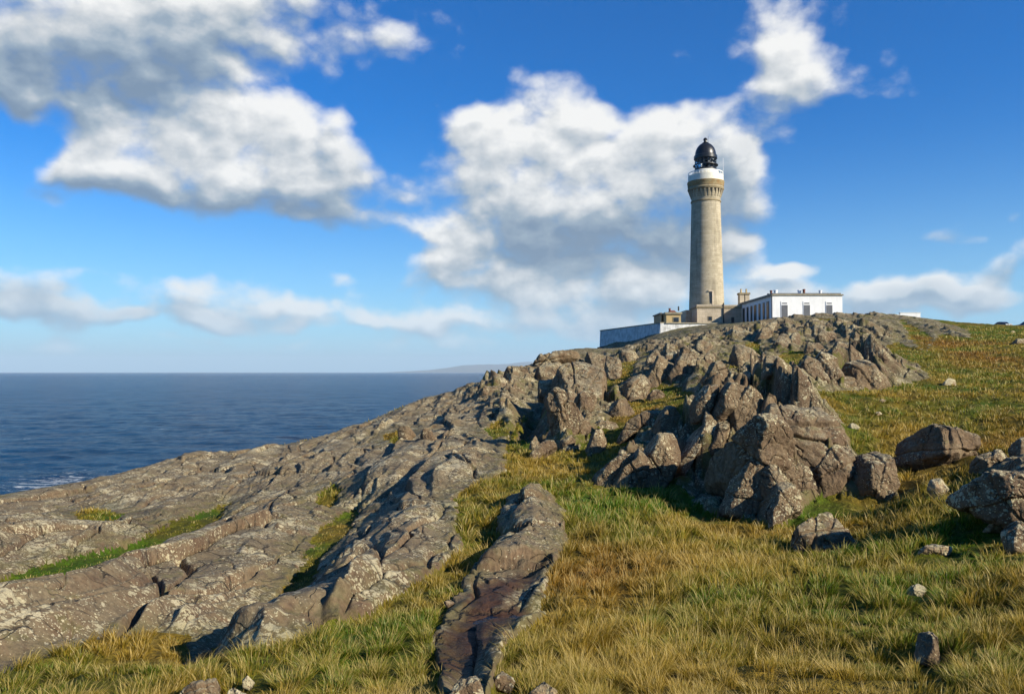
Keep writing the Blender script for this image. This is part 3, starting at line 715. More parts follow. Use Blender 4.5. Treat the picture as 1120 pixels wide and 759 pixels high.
def rock(name, label, poly, lean=38, yaw=8, thick=0.5, seed=0, cat='rock', cuts=9, joints=2, sink=1.25, group=None, p=5.0, dd=None, bump=1.0, mat=None, dark=None):
    rg = np.random.default_rng(seed * 7 + 11)
    poly = np.array(poly, float)
    ctr = poly.mean(0); near_crag = 560 < ctr[0] < 1000 and 340 < ctr[1] < 580 and name != 'stone'
    if near_crag: poly[:, 0] = ctr[0] + (poly[:, 0] - ctr[0]) * 1.16; poly[:, 1] = ctr[1] + (poly[:, 1] - ctr[1]) * 1.07
    if near_crag and ctr[1] < 425: lean = max(lean, 34) + 6 + (8 if ctr[1] < 400 and ctr[0] > 690 else 0); thick = thick * (.85 if ctr[1] > 400 or ctr[0] < 690 else .6)
    k = np.argmax(poly[:, 1]); bx = poly[poly[:, 1] > poly[:, 1].max() - 6][:, 0].mean(); by = poly[:, 1].max() - 1
    d0 = dd if dd else march(bx, by, ground)
    P0 = W(bx, by, d0)
    if d0 < 16 and name != 'rock_slab': P0 = W(bx, by, d0 * .985)
    la, ya = R(lean), R(yaw)
    N = np.array([math.sin(ya) * math.cos(la), -math.cos(ya) * math.cos(la), math.sin(la)])
    E1 = unit(np.cross([0, 0, 1], N)); E2 = np.cross(N, E1); E1 = -E1 if E1[0] < 0 else E1
    rx, ry, rz = raydir(poly[:, 0], poly[:, 1]); D = np.stack([rx, ry, rz], -1)
    t = (P0 @ N) / (D @ N)
    Q = D * t[:, None]
    a = (Q - P0) @ E1; b = (Q - P0) @ E2
    ca_, cb_ = (a.min() + a.max()) / 2 * 0.5 + a.mean() * 0.5, (b.min() + b.max()) / 2 * 0.5 + b.mean() * 0.5
    C = P0 + E1 * ca_ + E2 * cb_
    a = a - ca_; b = b - cb_
    # polar radius of the outline
    TH = np.linspace(-math.pi, math.pi, 241)[:-1]; RT = np.zeros(240)
    m = len(a)
    for i in range(m):
        x0, y0, x1, y1 = a[i], b[i], a[(i + 1) % m], b[(i + 1) % m]
        den = np.cos(TH) * (y1 - y0) - np.sin(TH) * (x1 - x0)
        with np.errstate(divide='ignore', invalid='ignore'):
            rr = (x0 * (y1 - y0) - y0 * (x1 - x0)) / den
            w_ = (x0 * np.sin(TH) - y0 * np.cos(TH)) / den
        ok = (rr > 0) & (w_ >= -1e-6) & (w_ <= 1 + 1e-6) & np.isfinite(rr)
        RT = np.where(ok, np.maximum(RT, rr), RT)
    med = np.median(RT[RT > 0]); RT[RT <= 0] = med * 0.3
    ker = np.array([1, 2, 3, 2, 1.]) / 9
    RT = np.convolve(np.concatenate([RT[-2:], RT, RT[:2]]), ker, 'valid')
    ea, eb = np.ptp(a) / 2, np.ptp(b) / 2
    T = max(thick * math.sqrt(ea * eb) * 1.25, 0.05)
    size = max(ea, eb)
    pxs = max(np.ptp(poly[:, 0]), np.ptp(poly[:, 1])) * 1024 / 1120
    nn = int(np.clip(pxs * 0.85, 14, 105))
    dirs, faces = cube_sphere(nn, np.array([ea, eb, T]))
    th_ = np.arctan2(dirs[:, 1], dirs[:, 0]); rho = np.hypot(dirs[:, 0], dirs[:, 1]); c = np.abs(dirs[:, 2])
    Rt = np.interp(th_, np.append(TH, math.pi), np.append(RT, RT[0]))
    Rt = Rt * np.where(dirs[:, 1] < 0, 1 + (sink - 1) * np.clip(-dirs[:, 1], 0, 1), 1)
    r = ((rho / Rt) ** p + (c / T) ** p) ** (-1 / p)
    pts = dirs * r[:, None]
    # broad cut faces
    q_ = 30.0; acc = r ** -q_
    # most faces follow the joint sets of the bedrock, a few are chance breaks
    JS = [(-.95, -.28, .12), (.50, -.62, .60), (.12, -.97, .22), (.10, -.15, 1.0), (.92, .05, .38), (-.80, -.1, .6), (.35, -.9, .5), (-.4, -.85, .3)]
    for j in range(min(cuts, 8) + 3):
        if j < min(cuts, 8):
            g_ = np.array(JS[j]) + rg.normal(size=3) * .13
            n_ = unit(np.array([g_ @ E1, g_ @ E2, g_ @ N]))
        else:
            n_ = rg.normal(size=3); n_[2] = abs(n_[2]) * 0.9 + 0.25
            n_ = n_ / np.array([ea, eb, T]); n_ = unit(n_)
        h = (pts @ n_).max()
        off = h * rg.uniform(0.62, 0.92)
        den = dirs @ n_
        acc += np.where(den > 1e-3, (np.maximum(den, 1e-3) / off), 0) ** q_
    r = acc ** (-1 / q_)
    pts = dirs * r[:, None]
    nrm = unit([1, 1, 1]) * 0 + pts / np.array([ea, eb, T]) ** 2; nrm = nrm / np.linalg.norm(nrm, axis=1, keepdims=True)
    # joints: long straight fractures and curving cracks
    so_ = rg.uniform(-50, 50, 3)
    disp = np.zeros(len(pts))
    wv = fbm3(pts / size * 1.1 + so_, 3) * size * 0.12
    for j in range(joints):
        n_ = unit(np.array([rg.uniform(0.6, 1.2), rg.uniform(-0.7, 0.7), rg.uniform(-.3, .3)]) if j % 2 == 0 else np.array([rg.uniform(-.4, .4), 1, rg.uniform(-.4, .4)]))
        off = rg.uniform(-0.5, 0.5) * (ea if j % 2 == 0 else eb)
        dj = pts @ n_ - off + wv
        wj = 0.018 * size + 0.008
        disp -= (0.065 * size) * np.exp(-(dj / wj) ** 2)
        disp += 0.035 * size * np.sign(dj) * sstep(np.abs(dj), 0, 0.03 * size) * rg.uniform(-1, 1)
    cc = fbm3(pts / size * 1.5 + so_ + 9, 3)
    disp -= 0.045 * size * np.exp(-(cc / 0.022) ** 2)
    chip = np.abs(fbm3(pts / size * 2.6 + so_ + 4, 4)); disp += bump * (0.10 * size * (chip - .2) + 0.040 * size * fbm3(pts / size * 1.6 + so_, 3) + 0.030 * size ** .7 * fbm3(pts * 2.2 / size ** .5 + so_, 4) + 0.012 * fbm3(pts * 7 + so_, 3))
    pts = pts + nrm * disp[:, None]
    Wp = C + pts[:, :1] * E1 + pts[:, 1:2] * E2 + (pts[:, 2:] - 0.62 * T) * N
    if np.cross(E1, E2) @ N < 0: faces = faces[:, ::-1]
    base = np.array([C[0], C[1], Wp[:, 2].min()])
    CLEAR.append((C[0], C[1], max(ea * .9, .12), np.ptp(Wp[:, 2]), math.hypot(C[0], C[1])))
    if mat is None: mat = M_pale if name == 'stone' and ('white' in label or 'pale' in label) else M_rock
    o = np_mesh(name, Wp, faces, mat, loc=base)
    tag(o, label, cat, group)
    return o

ROCKS = [
 # (name, label, outline, options)
 ('boulder', 'huge smooth brown boulder on the shore side of the crag, below the white retaining wall', [(608, 405), (621, 396), (638.5, 386), (650, 393), (662, 408), (663, 416), (656, 432), (644, 436), (627, 437), (618, 428), (609, 421)], dict(lean=46, cuts=4, joints=1, thick=.75, bump=.6)),
 ('boulder', 'rounded brown block split off the top of the huge smooth boulder', [(640, 384.5), (659, 386), (664.6, 392), (664, 405), (649, 397.5)], dict(cuts=4, joints=0, bump=.6)),
 ('boulder', 'rounded block at the grassy right-hand edge of the huge smooth boulder', [(664.6, 389), (675, 389), (681, 397.5), (676, 412), (666, 415), (663, 403)], dict(cuts=4, joints=0)),
 ('boulder', 'low grey-brown boulder leaning against the left side of the huge smooth boulder', [(583.5, 405), (598, 396), (621, 394), (608, 405), (607, 417), (591, 417)], dict(cuts=4, joints=0, bump=.7)),
 ('rock', 'small pale block wedged under the left edge of the huge smooth boulder', [(590.7, 414), (606.7, 413), (609, 421), (601, 429), (598, 433), (590, 431)], dict(cuts=5, joints=0)),
 ('rock_pillar', 'tall narrow cracked pillar beside the black hollow on the shore side', [(599.4, 428), (609.6, 421.5), (618, 426.5), (619.7, 436.7), (614, 443.5), (619.5, 463), (614, 474), (609, 471), (602, 445)], dict(lean=22, thick=.7, joints=2)),
 ('rock', 'smooth wedge of brown rock right of the tall cracked pillar', [(617.7, 437), (630, 434.7), (638, 454), (634, 466), (625.5, 471.7), (620, 469), (618, 451)], dict(lean=24, thick=.7, joints=1)),
 ('rock', 'squat lichen-spotted block under the right corner of the huge smooth boulder', [(630, 433), (641.4, 427.4), (655, 431), (650, 443), (637, 454)], dict(lean=30)),
 ('rock', 'pale-topped rock at the foot of the gully below the huge smooth boulder', [(632.8, 466), (635.7, 457), (645, 453), (646.5, 465.7), (640, 475), (631, 472)], {}),
 ('rock', 'thin upright slab standing inside the black hollow', [(580.6, 483), (586, 475), (590.7, 481), (586, 493), (582, 494)], dict(thick=.5)),
 ('rock', 'sloping slab at the mouth of the black hollow', [(586, 490), (598, 479), (609, 477), (610, 485), (598, 493), (583.5, 503), (581, 496)], {}),
 ('rock', 'small rock with a tuft on top between the black hollow and the gully', [(614, 480), (627, 473.5), (629, 482), (621, 488.5), (615, 487)], {}),
 ('rock', 'grey pointed rock rising from the bright grass in the gully', [(648.7, 471.6), (660, 467), (664, 479), (661, 489), (653, 494), (640, 499), (644, 486)], dict(lean=30)),
 ('rock', 'cracked low block at the left foot of the crag on the grass edge', [(650, 529), (654.5, 511), (673, 500), (680.6, 488), (692, 487), (694, 498), (685, 514), (679, 532)], dict(lean=28, yaw=0, joints=3, thick=.7)),
 ('rock', 'narrow dark buttress with a white tip at the foot of the crag', [(678, 531), (681.5, 512.5), (695, 502), (702, 484), (710.6, 491), (711, 502), (701.4, 532)], dict(lean=26, yaw=10, thick=.8)),
 ('rock_slab', 'tall smooth slab at the foot of the crag beside the dark cleft', [(698, 532), (708, 504), (720, 474), (743, 470), (745, 486), (742, 504), (731, 522), (719.7, 533)], dict(lean=30, yaw=14, cuts=5, joints=1, thick=.7, bump=.7)),
 ('rock', 'square lichen-edged block on top of the tall smooth slab', [(724, 458), (732, 441), (745, 442), (749, 451), (746, 479), (724, 478)], dict(lean=26, yaw=14, thick=.8)),
 ('rock_ridge', 'thin dark ridge of rock running up left of the square block', [(675, 486), (688, 461), (721, 441), (733, 442), (725.5, 458), (716, 468), (702, 464), (682, 484)], dict(lean=34, yaw=-15, thick=.5)),
 ('rock', 'flat lichen-covered rock low in the grassy gully', [(648.7, 467.5), (657, 456), (664.6, 460), (674.8, 462), (675.5, 469.5), (657, 470)], {}),
 ('rock', 'white-crusted block with a shadow under it in the grassy gully', [(668, 448.7), (672, 437), (686, 436.5), (693, 448), (691.5, 455.5), (677.7, 456)], dict(lean=25)),
 ('rock_ridge', 'long leaning rib of rock right of the square block, upper half', [(751, 477), (752, 462), (763, 450), (769, 440), (780, 438), (777, 456), (765.6, 468.5), (756, 479)], dict(lean=30, yaw=16, thick=.8)),
 ('rock_ridge', 'long leaning rib of rock right of the square block, lower half', [(748, 516), (749, 498), (766, 471), (774, 458), (776, 467.5), (770, 484), (760, 499), (752, 519)], dict(lean=26, yaw=16, thick=.9)),
 ('rock_slab', 'steep grey slab above the dark cleft, left one of the pair', [(789, 453), (795, 422), (803, 409), (822, 418), (815, 438), (803, 453)], dict(lean=32, yaw=12, thick=.8)),
 ('rock_slab', 'steep grey slab above the dark cleft, right one of the pair', [(801, 456), (813, 426), (823, 418), (838, 425), (836, 450), (818, 461), (804.6, 465)], dict(lean=30, yaw=16, thick=.8, joints=2)),
 ('rock', 'broken knobbly block with white lichen in the dark cleft', [(776, 490), (789, 460), (801, 457), (803, 471), (789, 487), (778, 497)], dict(lean=24, yaw=14)),
 ('rock_slab', 'great overhanging slab in deep shadow at the heart of the crag', [(771, 530), (780, 496), (812, 467), (828.6, 455), (845, 447), (834, 477.5), (829, 503), (818, 520), (796, 536)], dict(lean=10, yaw=-66, cuts=5, thick=.45)),
 ('rock_buttress', 'broad dome-shaped buttress with lichened top at the front of the crag', [(841, 463), (849, 443), (869, 436.7), (902, 436.7), (923, 459), (926, 477.5), (904, 494), (889, 513), (858, 513), (841, 507), (830, 498), (832, 474)], dict(lean=34, yaw=10, cuts=9, joints=4, thick=.8)),
 ('rock', 'smooth tilted block at the right foot of the dome-shaped buttress', [(895, 511), (921, 476), (932, 488), (935.5, 511), (917, 534), (901, 540), (893, 519)], dict(lean=22, yaw=16, cuts=5, thick=.8)),
 ('rock', 'broken brown ledge under the dome-shaped buttress behind a green bush of grass', [(854, 509), (888, 509), (891, 532), (870.7, 537), (861, 525)], dict(lean=22)),
 ('rock', 'narrow upright block with a chipped corner under the dome-shaped buttress', [(836, 518), (842, 505), (856, 508), (857, 526), (846, 541), (838, 537)], dict(lean=16, thick=.8)),
 ('boulder', 'pale grey lichened boulder at the lowest point of the crag', [(847, 544), (858, 525), (870, 525), (873, 542), (878, 558.6), (858, 572), (842, 574), (844, 556)], dict(lean=22, cuts=6, thick=.9)),
 ('rock', 'brown two-part stack standing at the mouth of the dark cleft', [(804, 548), (815, 520), (823, 498), (834.8, 502), (835, 518), (832, 526), (836, 544), (831, 557), (815, 560), (804, 556)], dict(lean=18, yaw=12, thick=.7, joints=3)),
 ('boulder', 'angular brown boulder standing alone just right of the crag', [(950, 518), (955.5, 493), (973, 490), (990, 511), (994, 529), (978, 543), (955, 547), (945, 534)], dict(lean=20, yaw=18, cuts=6, thick=.9)),
 ('rock', 'low broken outcrop in the grass in front of the crag', [(864, 584), (884, 570), (902, 557), (924, 560), (939, 579), (928, 594), (873, 597)], dict(lean=48, cuts=8, joints=3)),
 ('boulder', 'big cracked boulder with a black cleft alone on the right-hand slope', [(1013, 487), (1018, 461), (1033, 456), (1069, 464), (1080, 479), (1076, 494), (1062, 504), (1040, 500)], dict(lean=30, yaw=22, cuts=7, joints=2, thick=.9)),
 ('boulder', 'very large dark boulder at the right-hand edge with its near side in shadow', [(1030, 546), (1069, 521), (1097, 510), (1124, 506), (1150, 530), (1140, 575), (1105, 576), (1074, 566)], dict(lean=12, yaw=-48, cuts=5, thick=.8)),
 ('boulder', 'rounded grey boulder cut by the right-hand edge above the very large dark one', [(1110, 483), (1120, 475), (1136, 480), (1138, 503), (1112, 497)], dict(lean=30)),
 ('rock', 'flat reddish rock between the cracked boulder and the very large dark one', [(1066, 499), (1083, 489), (1112, 499), (1092, 513), (1067, 509)], dict(lean=52)),
 ('stone', 'small pale stone in the grass left of the very large dark boulder', [(1017.5, 530), (1021, 521), (1035, 523), (1040, 533), (1030, 543)], dict(cuts=5, joints=0)),
 ('stone', 'small white-topped stone in the shadow under the very large dark boulder', [(1079, 577), (1091, 565), (1104, 567), (1100, 579)], dict(joints=0)),
 ('rock', 'reddish block with a white lichen band at the right-hand edge', [(1102, 574), (1120, 566), (1140, 590), (1135, 600), (1113, 598), (1104, 586)], {}),
 ('stone', 'flat white-edged slab lying in bright green grass', [(1004, 601), (1015.6, 594), (1045, 595.5), (1038, 604)], dict(lean=55, joints=1, thick=.5)),
 ('stone', 'flat lichened stone between the white-edged slab and the pointed stone', [(990, 644), (1005.5, 637), (1017, 642), (1006, 651)], dict(lean=55, joints=0)),
 ('stone', 'upright pointed stone poking out of the long grass in the foreground', [(1012, 724), (1019, 693), (1029, 690), (1033, 709), (1029, 726)], dict(lean=12, yaw=25, joints=0, thick=.6)),
 ('stone', 'pale round stone alone in the grass right of the upper crag', [(1033, 417), (1038, 412.5), (1045.7, 415), (1045, 422.5), (1034, 423)], dict(joints=0, cuts=4)),
 ('rock', 'brown block at the left end of the jumbled rocks below the wall corner', [(709, 384), (720.6, 381), (725, 388), (715, 399), (709, 402)], {}),
 ('rock', 'tall arrow-shaped block among the jumbled rocks below the wall corner', [(709.5, 410), (720, 387), (727, 386), (734.5, 398), (735, 410), (732, 422), (711, 423)], dict(lean=22, joints=1, thick=.8)),
 ('rock', 'broad triangular block right of the tall arrow-shaped one', [(732.6, 409), (740, 395), (742, 387), (754, 398), (757, 413), (745, 420), (733, 419)], dict(lean=24, thick=.8)),
 ('rock', 'split tilted block behind the broad triangular one', [(744, 389), (746, 376.5), (755, 378), (762, 389), (762, 398), (755, 406), (747, 393)], dict(lean=26)),
 ('rock', 'small notched block behind the tall arrow-shaped one', [(728, 376), (738, 372), (738, 389), (731, 394), (726, 380)], dict(lean=26)),
 ('rock', 'square dark-sided block halfway up to the stone annex', [(762, 374), (777, 371), (780, 377), (769, 388), (762, 384)], dict(lean=20, yaw=20)),
 ('rock', 'thin tilted blade of rock beside the straight dark gully', [(769, 393), (779, 378), (784, 388), (776, 402)], dict(yaw=20)),
 ('rock', 'grey block with grass on its shoulder right of the straight dark gully', [(772, 409), (780, 396), (790, 392), (798, 402), (796, 414), (781, 417)], dict(lean=28)),
 ('rock', 'long lichened rib leading down from the straight dark gully', [(763, 436), (772, 421), (786, 416), (789, 425), (782, 440), (773, 452), (766, 451)], dict(lean=30, yaw=16)),
 ('boulder', 'round brown boulder with a crack across it in the middle of the crag', [(802, 390), (804, 377), (817.7, 373), (831, 386), (829, 395), (814.8, 402), (803, 398)], dict(lean=26, cuts=5, joints=1, thick=.9)),
 ('rock', 'flat grey slab below the round brown boulder', [(808, 405), (819, 399), (836, 401), (838, 408), (819, 409)], dict(lean=50, joints=0)),
 ('rock', 'pale lens-shaped block in the grass left of the straight dark gully', [(709, 431), (717.7, 424), (728, 431.5), (721.6, 437), (712, 437)], dict(joints=0)),
 ('rock', 'broad lichened block at the top of the grassy gully', [(682, 425), (687.7, 408.6), (706, 403.5), (713, 418), (703, 437.7), (686, 439)], dict(lean=26, joints=3, thick=.8)),
 ('rock', 'rounded low block just under the dark plinth of the retaining wall', [(679, 382), (688.7, 379), (698.4, 384.5), (697, 396), (682, 396)], dict(joints=1)),
 ('rock', 'slanting block left of the black notch below the white house', [(827.7, 366), (844, 349), (851, 351), (842.7, 367), (831.6, 371)], dict(yaw=14, lean=30)),
 ('rock', 'pinkish block right of the black notch below the white house', [(846.5, 377), (853.8, 364), (864, 362), (864.5, 376), (854.8, 380)], dict(lean=22)),
 ('rock', 'narrow pinkish block beside the one right of the black notch', [(864.5, 367), (873.6, 359), (876, 369), (871.7, 378), (865, 377)], dict(lean=22, joints=0)),
 ('rock', 'brown overhanging block in the middle of the summit rocks', [(893, 368), (900, 361), (913.8, 361), (914, 369), (902.6, 375.5)], dict(lean=10, joints=0)),
 ('rock', 'jumbled grey block left of the brown overhanging one', [(881, 383), (884, 374), (895, 372), (902, 381), (896, 385.6)], dict(lean=30)),
 ('rock', 'pale slab standing at the left edge of the grassy terrace', [(837.8, 407), (839, 387), (857, 386.5), (856, 403)], dict(lean=24, yaw=14)),
 ('rock', 'smooth grey block at the right edge of the grassy terrace', [(874.8, 402), (885, 386.5), (896, 386.5), (903, 412), (883, 416)], dict(lean=28, cuts=5)),
 ('rock', 'fissured grey block right of the one by the grassy terrace', [(899, 410), (897, 388), (910, 381), (920, 402), (925, 412), (912.8, 418)], dict(lean=30, joints=4)),
 ('rock', 'large layered block at the right end of the summit rocks', [(920, 407), (929, 394), (947.5, 386.5), (960, 397), (964, 412), (956, 425), (938, 425), (923, 419)], dict(lean=30, joints=3, thick=.8)),
 ('rock', 'small sharp block with a black left side at the end of the summit rocks', [(954, 421), (964, 407), (971.7, 410), (976, 425), (959, 426.5)], dict(lean=20, yaw=20, joints=0)),
 ('rock', 'low grey block at the lower left corner of the large layered one', [(916.6, 424), (920.4, 411), (936, 411), (939, 424.5)], dict(lean=28)),
 ('rock', 'narrow standing blade of rock in the middle of the summit rocks', [(914, 374.5), (918.6, 371), (928, 378), (921, 391), (915, 387)], dict(lean=22, yaw=18, joints=0)),
 ('stone', 'round white stone at the lower edge of the photo near the left slabs', [(264, 742), (271, 738), (278, 745), (272, 753), (265, 751)], dict(joints=0, cuts=3, bump=.5, lean=30)),
 ('stone', 'grey flat-topped stone cut by the lower edge next to the round white stone', [(244, 761), (254, 750), (274.6, 758), (266, 770), (250, 772)], dict(joints=0, lean=45)),
 ('rock', 'lichen-covered low rock at the lower edge left of the flat-topped stone', [(188, 759), (207, 747), (237, 739), (245, 750), (228, 768), (200, 772)], dict(lean=52)),
 ('rock', 'lichened rock at the lower edge beside the brown wet rock', [(488, 760), (503, 741), (521, 737), (531, 753), (522, 772), (495, 772)], dict(lean=40, cuts=6)),
 ('rock', 'pale rock at the lower edge just right of the brown wet rock', [(533, 747), (552.6, 730), (565, 742), (557, 756)], dict(lean=40, cuts=6)),
 ('stone', 'rounded pale stone cut by the lower edge in the middle of the photo', [(579, 757), (596, 744), (611, 755), (602, 772), (584, 772)], dict(lean=35, joints=0, cuts=4)),
 ('stone', 'small white stone in the grass left of the brown wet rock', [(485, 657), (492, 654), (498, 659), (490, 663)], dict(joints=0, cuts=3)),
 ('rock', 'square block on the skyline where the shore ridge meets the sea horizon', [(551, 406), (556, 399.5), (578, 400), (581, 411), (556, 413)], dict(lean=16, joints=3)),
 ('rock', 'long layered block on the skyline left of the huge smooth boulder', [(581, 399), (592, 388), (612, 384.5), (636, 382.5), (644, 386), (612, 394), (590, 403)], dict(lean=30, joints=4)),
 ('rock', 'lichened block on the shore ridge skyline below the square one', [(521, 428), (533, 419.5), (554, 420), (551, 433), (524, 436)], dict(lean=24, joints=3)),
 ('rock', 'block with a dark open joint low on the shore ridge', [(458, 472), (460, 468), (471, 467), (479, 480), (463, 483)], dict(lean=20)),
 ('rock', 'brown block with a black slot beside it on the shore ridge', [(437, 478), (433, 468), (446, 464), (455, 474), (447, 481)], dict(lean=24)),
 ('rock', 'dark rounded rock at the far right end of the upper slope', [(1108, 372), (1114, 369), (1126, 370), (1128, 377), (1110, 377)], dict(joints=0)),
 ('stone', 'white flat stone on the skyline grass below the parked cars', [(1105, 363), (1108, 361.5), (1112, 363), (1108, 365)], dict(joints=0, cuts=3)),
 ('stone', 'upper one of the two small white stones in the grass below the summit rocks', [(960, 438.5), (965, 436), (970, 438.5), (965, 441)], dict(joints=0, cuts=3)),
 ('stone', 'lower one of the two small white stones in the grass below the summit rocks', [(956, 452), (960, 449), (966, 452), (960, 455)], dict(joints=0, cuts=3)),
 ('stone', 'pale stone just right of the dome-shaped buttress top', [(928, 465), (933, 461.5), (941, 467), (935, 470)], dict(joints=0, cuts=3)),
]
for i, (nm, lb, pl, op) in enumerate(ROCKS):
    op = dict(op)
    rock(nm, lb, pl, seed=i + 1, cat={'boulder': 'boulder', 'stone': 'stone'}.get(nm, 'rock'), **op)

# still water in the hollow of the central slab
def pool():
    m, q = new_mat('pool_water')
    P = q.n('ShaderNodeTexCoord').outputs['Object']
    finish(m, q, (0.006, 0.008, 0.012), 0.05, q.noise(P, 11, 4, .6), 0.03, 0.8, spec=0.22)
    c = pc
    zz = POOLZ - 0.07
    t = np.linspace(0, 2 * math.pi, 60, endpoint=False)
    rx = 0.50 * (1 + 0.12 * np.sin(3 * t + 1)); ry = 0.50 * (1 + 0.1 * np.sin(2 * t))
    Vp = np.stack([c[0] + rx * np.cos(t) + 0.05, c[1] + ry * np.sin(t), np.full(60, zz)], -1)
    Vp = np.concatenate([Vp, [[c[0], c[1], zz]]])
    Fp = np.array([[i, (i + 1) % 60, 60] for i in range(60)])
    o = np_mesh('pool_water', Vp, Fp, m); o['kind'] = 'structure'
pool()
# ------------------------------------------------------------------ buildings
def simple(name, col, rough=0.8, nscale=1.5, namt=0.25, col2=None, bump=0.02, spec=0.3, stains=0.0, metal=0.0, courses=None):
    m, q = new_mat(name)
    P = q.n('ShaderNodeTexCoord').outputs['Object']
    a = q.noise(P, nscale, 6, .65); b = q.noise(q.mapping(P, (3, 3, 3)), nscale * 7, 4, .7)
    c2 = col2 if col2 else tuple(v * (1 - namt) for v in col)
    c = q.mix(q.ss(a, .35, .68), col, c2)
    c = q.mix(q.ss(b, .3, .7, 0, namt), c, tuple(v * .5 for v in col))
    if stains:
        st = q.noise(q.mapping(P, sc=(1, 1, .13)), nscale * 2.2, 5, .7)
        c = q.mix(q.ss(st, .50, .72, 0, stains), c, (0.10, 0.085, 0.06))
    h = q.math('ADD', a, q.math('MULTIPLY', b, .4))
    if courses:
        br = q.n('ShaderNodeTexBrick', i={'Vector': courses(q, P), 'Scale': 1.0, 'Mortar Size': 0.02, 'Mortar Smooth': 0.4, 'Brick Width': 1.1, 'Row Height': 0.42, 'Color1': (1, 1, 1, 1), 'Color2': (.82, .81, .78, 1), 'Mortar': (.60, .58, .54, 1)})
        c = q.mix(0.9, c, br.outputs[0], 'MULTIPLY')
        h = q.math('SUBTRACT', h, q.math('MULTIPLY', br.outputs[1], .5))
    finish(m, q, c, rough, h, bump, 1.0, spec=spec, metal=metal)
    return m
def cyl_uv(q, P):
    s_ = q.n('ShaderNodeSeparateXYZ', i={0: P})
    a = q.math('MULTIPLY', q.math('ARCTAN2', s_.outputs[0], s_.outputs[1]), 3.1)
    return q.n('ShaderNodeCombineXYZ', i={0: a, 1: s_.outputs[2]}).outputs[0]
def box_uv(q, P):
    s_ = q.n('ShaderNodeSeparateXYZ', i={0: P})
    return q.n('ShaderNodeCombineXYZ', i={0: q.math('ADD', s_.outputs[0], s_.outputs[1]), 1: s_.outputs[2]}).outputs[0]
M_granite = simple('tower_granite', (0.53, 0.455, 0.32), .85, .40, .22, (0.40, 0.345, 0.235), .03, stains=.42, courses=cyl_uv)
M_ashlar = simple('pale_ashlar', (0.60, 0.50, 0.36), .85, .8, .15, (0.50, 0.42, 0.31), .03, stains=.25, courses=box_uv)
M_cornice = simple('cornice_stone', (0.36, 0.29, 0.17), .85, 1.2, .4, (0.26, 0.20, 0.11), .03, stains=.5)
M_rustband = simple('lichened_parapet', (0.34, 0.28, 0.15), .85, 1.6, .4, (0.30, 0.17, 0.06), .03)
M_white = simple('white_render', (0.80, 0.80, 0.78), .7, .7, .06, (0.74, 0.74, 0.71), .015, stains=.12)
M_whitewash = simple('flaking_whitewash', (0.74, 0.74, 0.71), .8, 1.3, .5, (0.42, 0.42, 0.40), .05, stains=.45)
M_ivory = simple('ivory_paint', (0.78, 0.74, 0.60), .5, 1.5, .15)
M_black = simple('black_paint', (0.016, 0.017, 0.018), .35, 2, .2, spec=.5)
M_dark = simple('dark_window', (0.02, 0.024, 0.03), .15, 2, .1, spec=.5)
M_shut = simple('grey_boarding', (0.13, 0.135, 0.145), .5, 2, .2)
M_plinth = simple('dark_plinth', (0.035, 0.036, 0.036), .9, 2, .4, bump=.08)
M_cap = simple('lichened_coping', (0.36, 0.32, 0.22), .9, 1.5, .4)
M_redclay = simple('red_clay', (0.20, 0.075, 0.05), .8, 3, .3)
M_ochre = simple('ochre_render', (0.52, 0.38, 0.18), .85, 1.5, .2, stains=.2)
M_pipe = simple('dark_pipe', (0.05, 0.045, 0.04), .5, 3, .2)
M_lead = simple('grey_roofing', (0.22, 0.21, 0.19), .8, 1.5, .3)
def glass_mat():
    m, q = new_mat('lantern_glass')
    b = q.n('ShaderNodeBsdfPrincipled', i={'Base Color': (0.85, 0.92, 0.95, 1), 'Roughness': 0.03, 'Transmission Weight': 1.0, 'IOR': 1.08})
    o = q.n('ShaderNodeOutputMaterial'); q.link(b.outputs[0], o.inputs[0]); return m
M_glass = glass_mat()

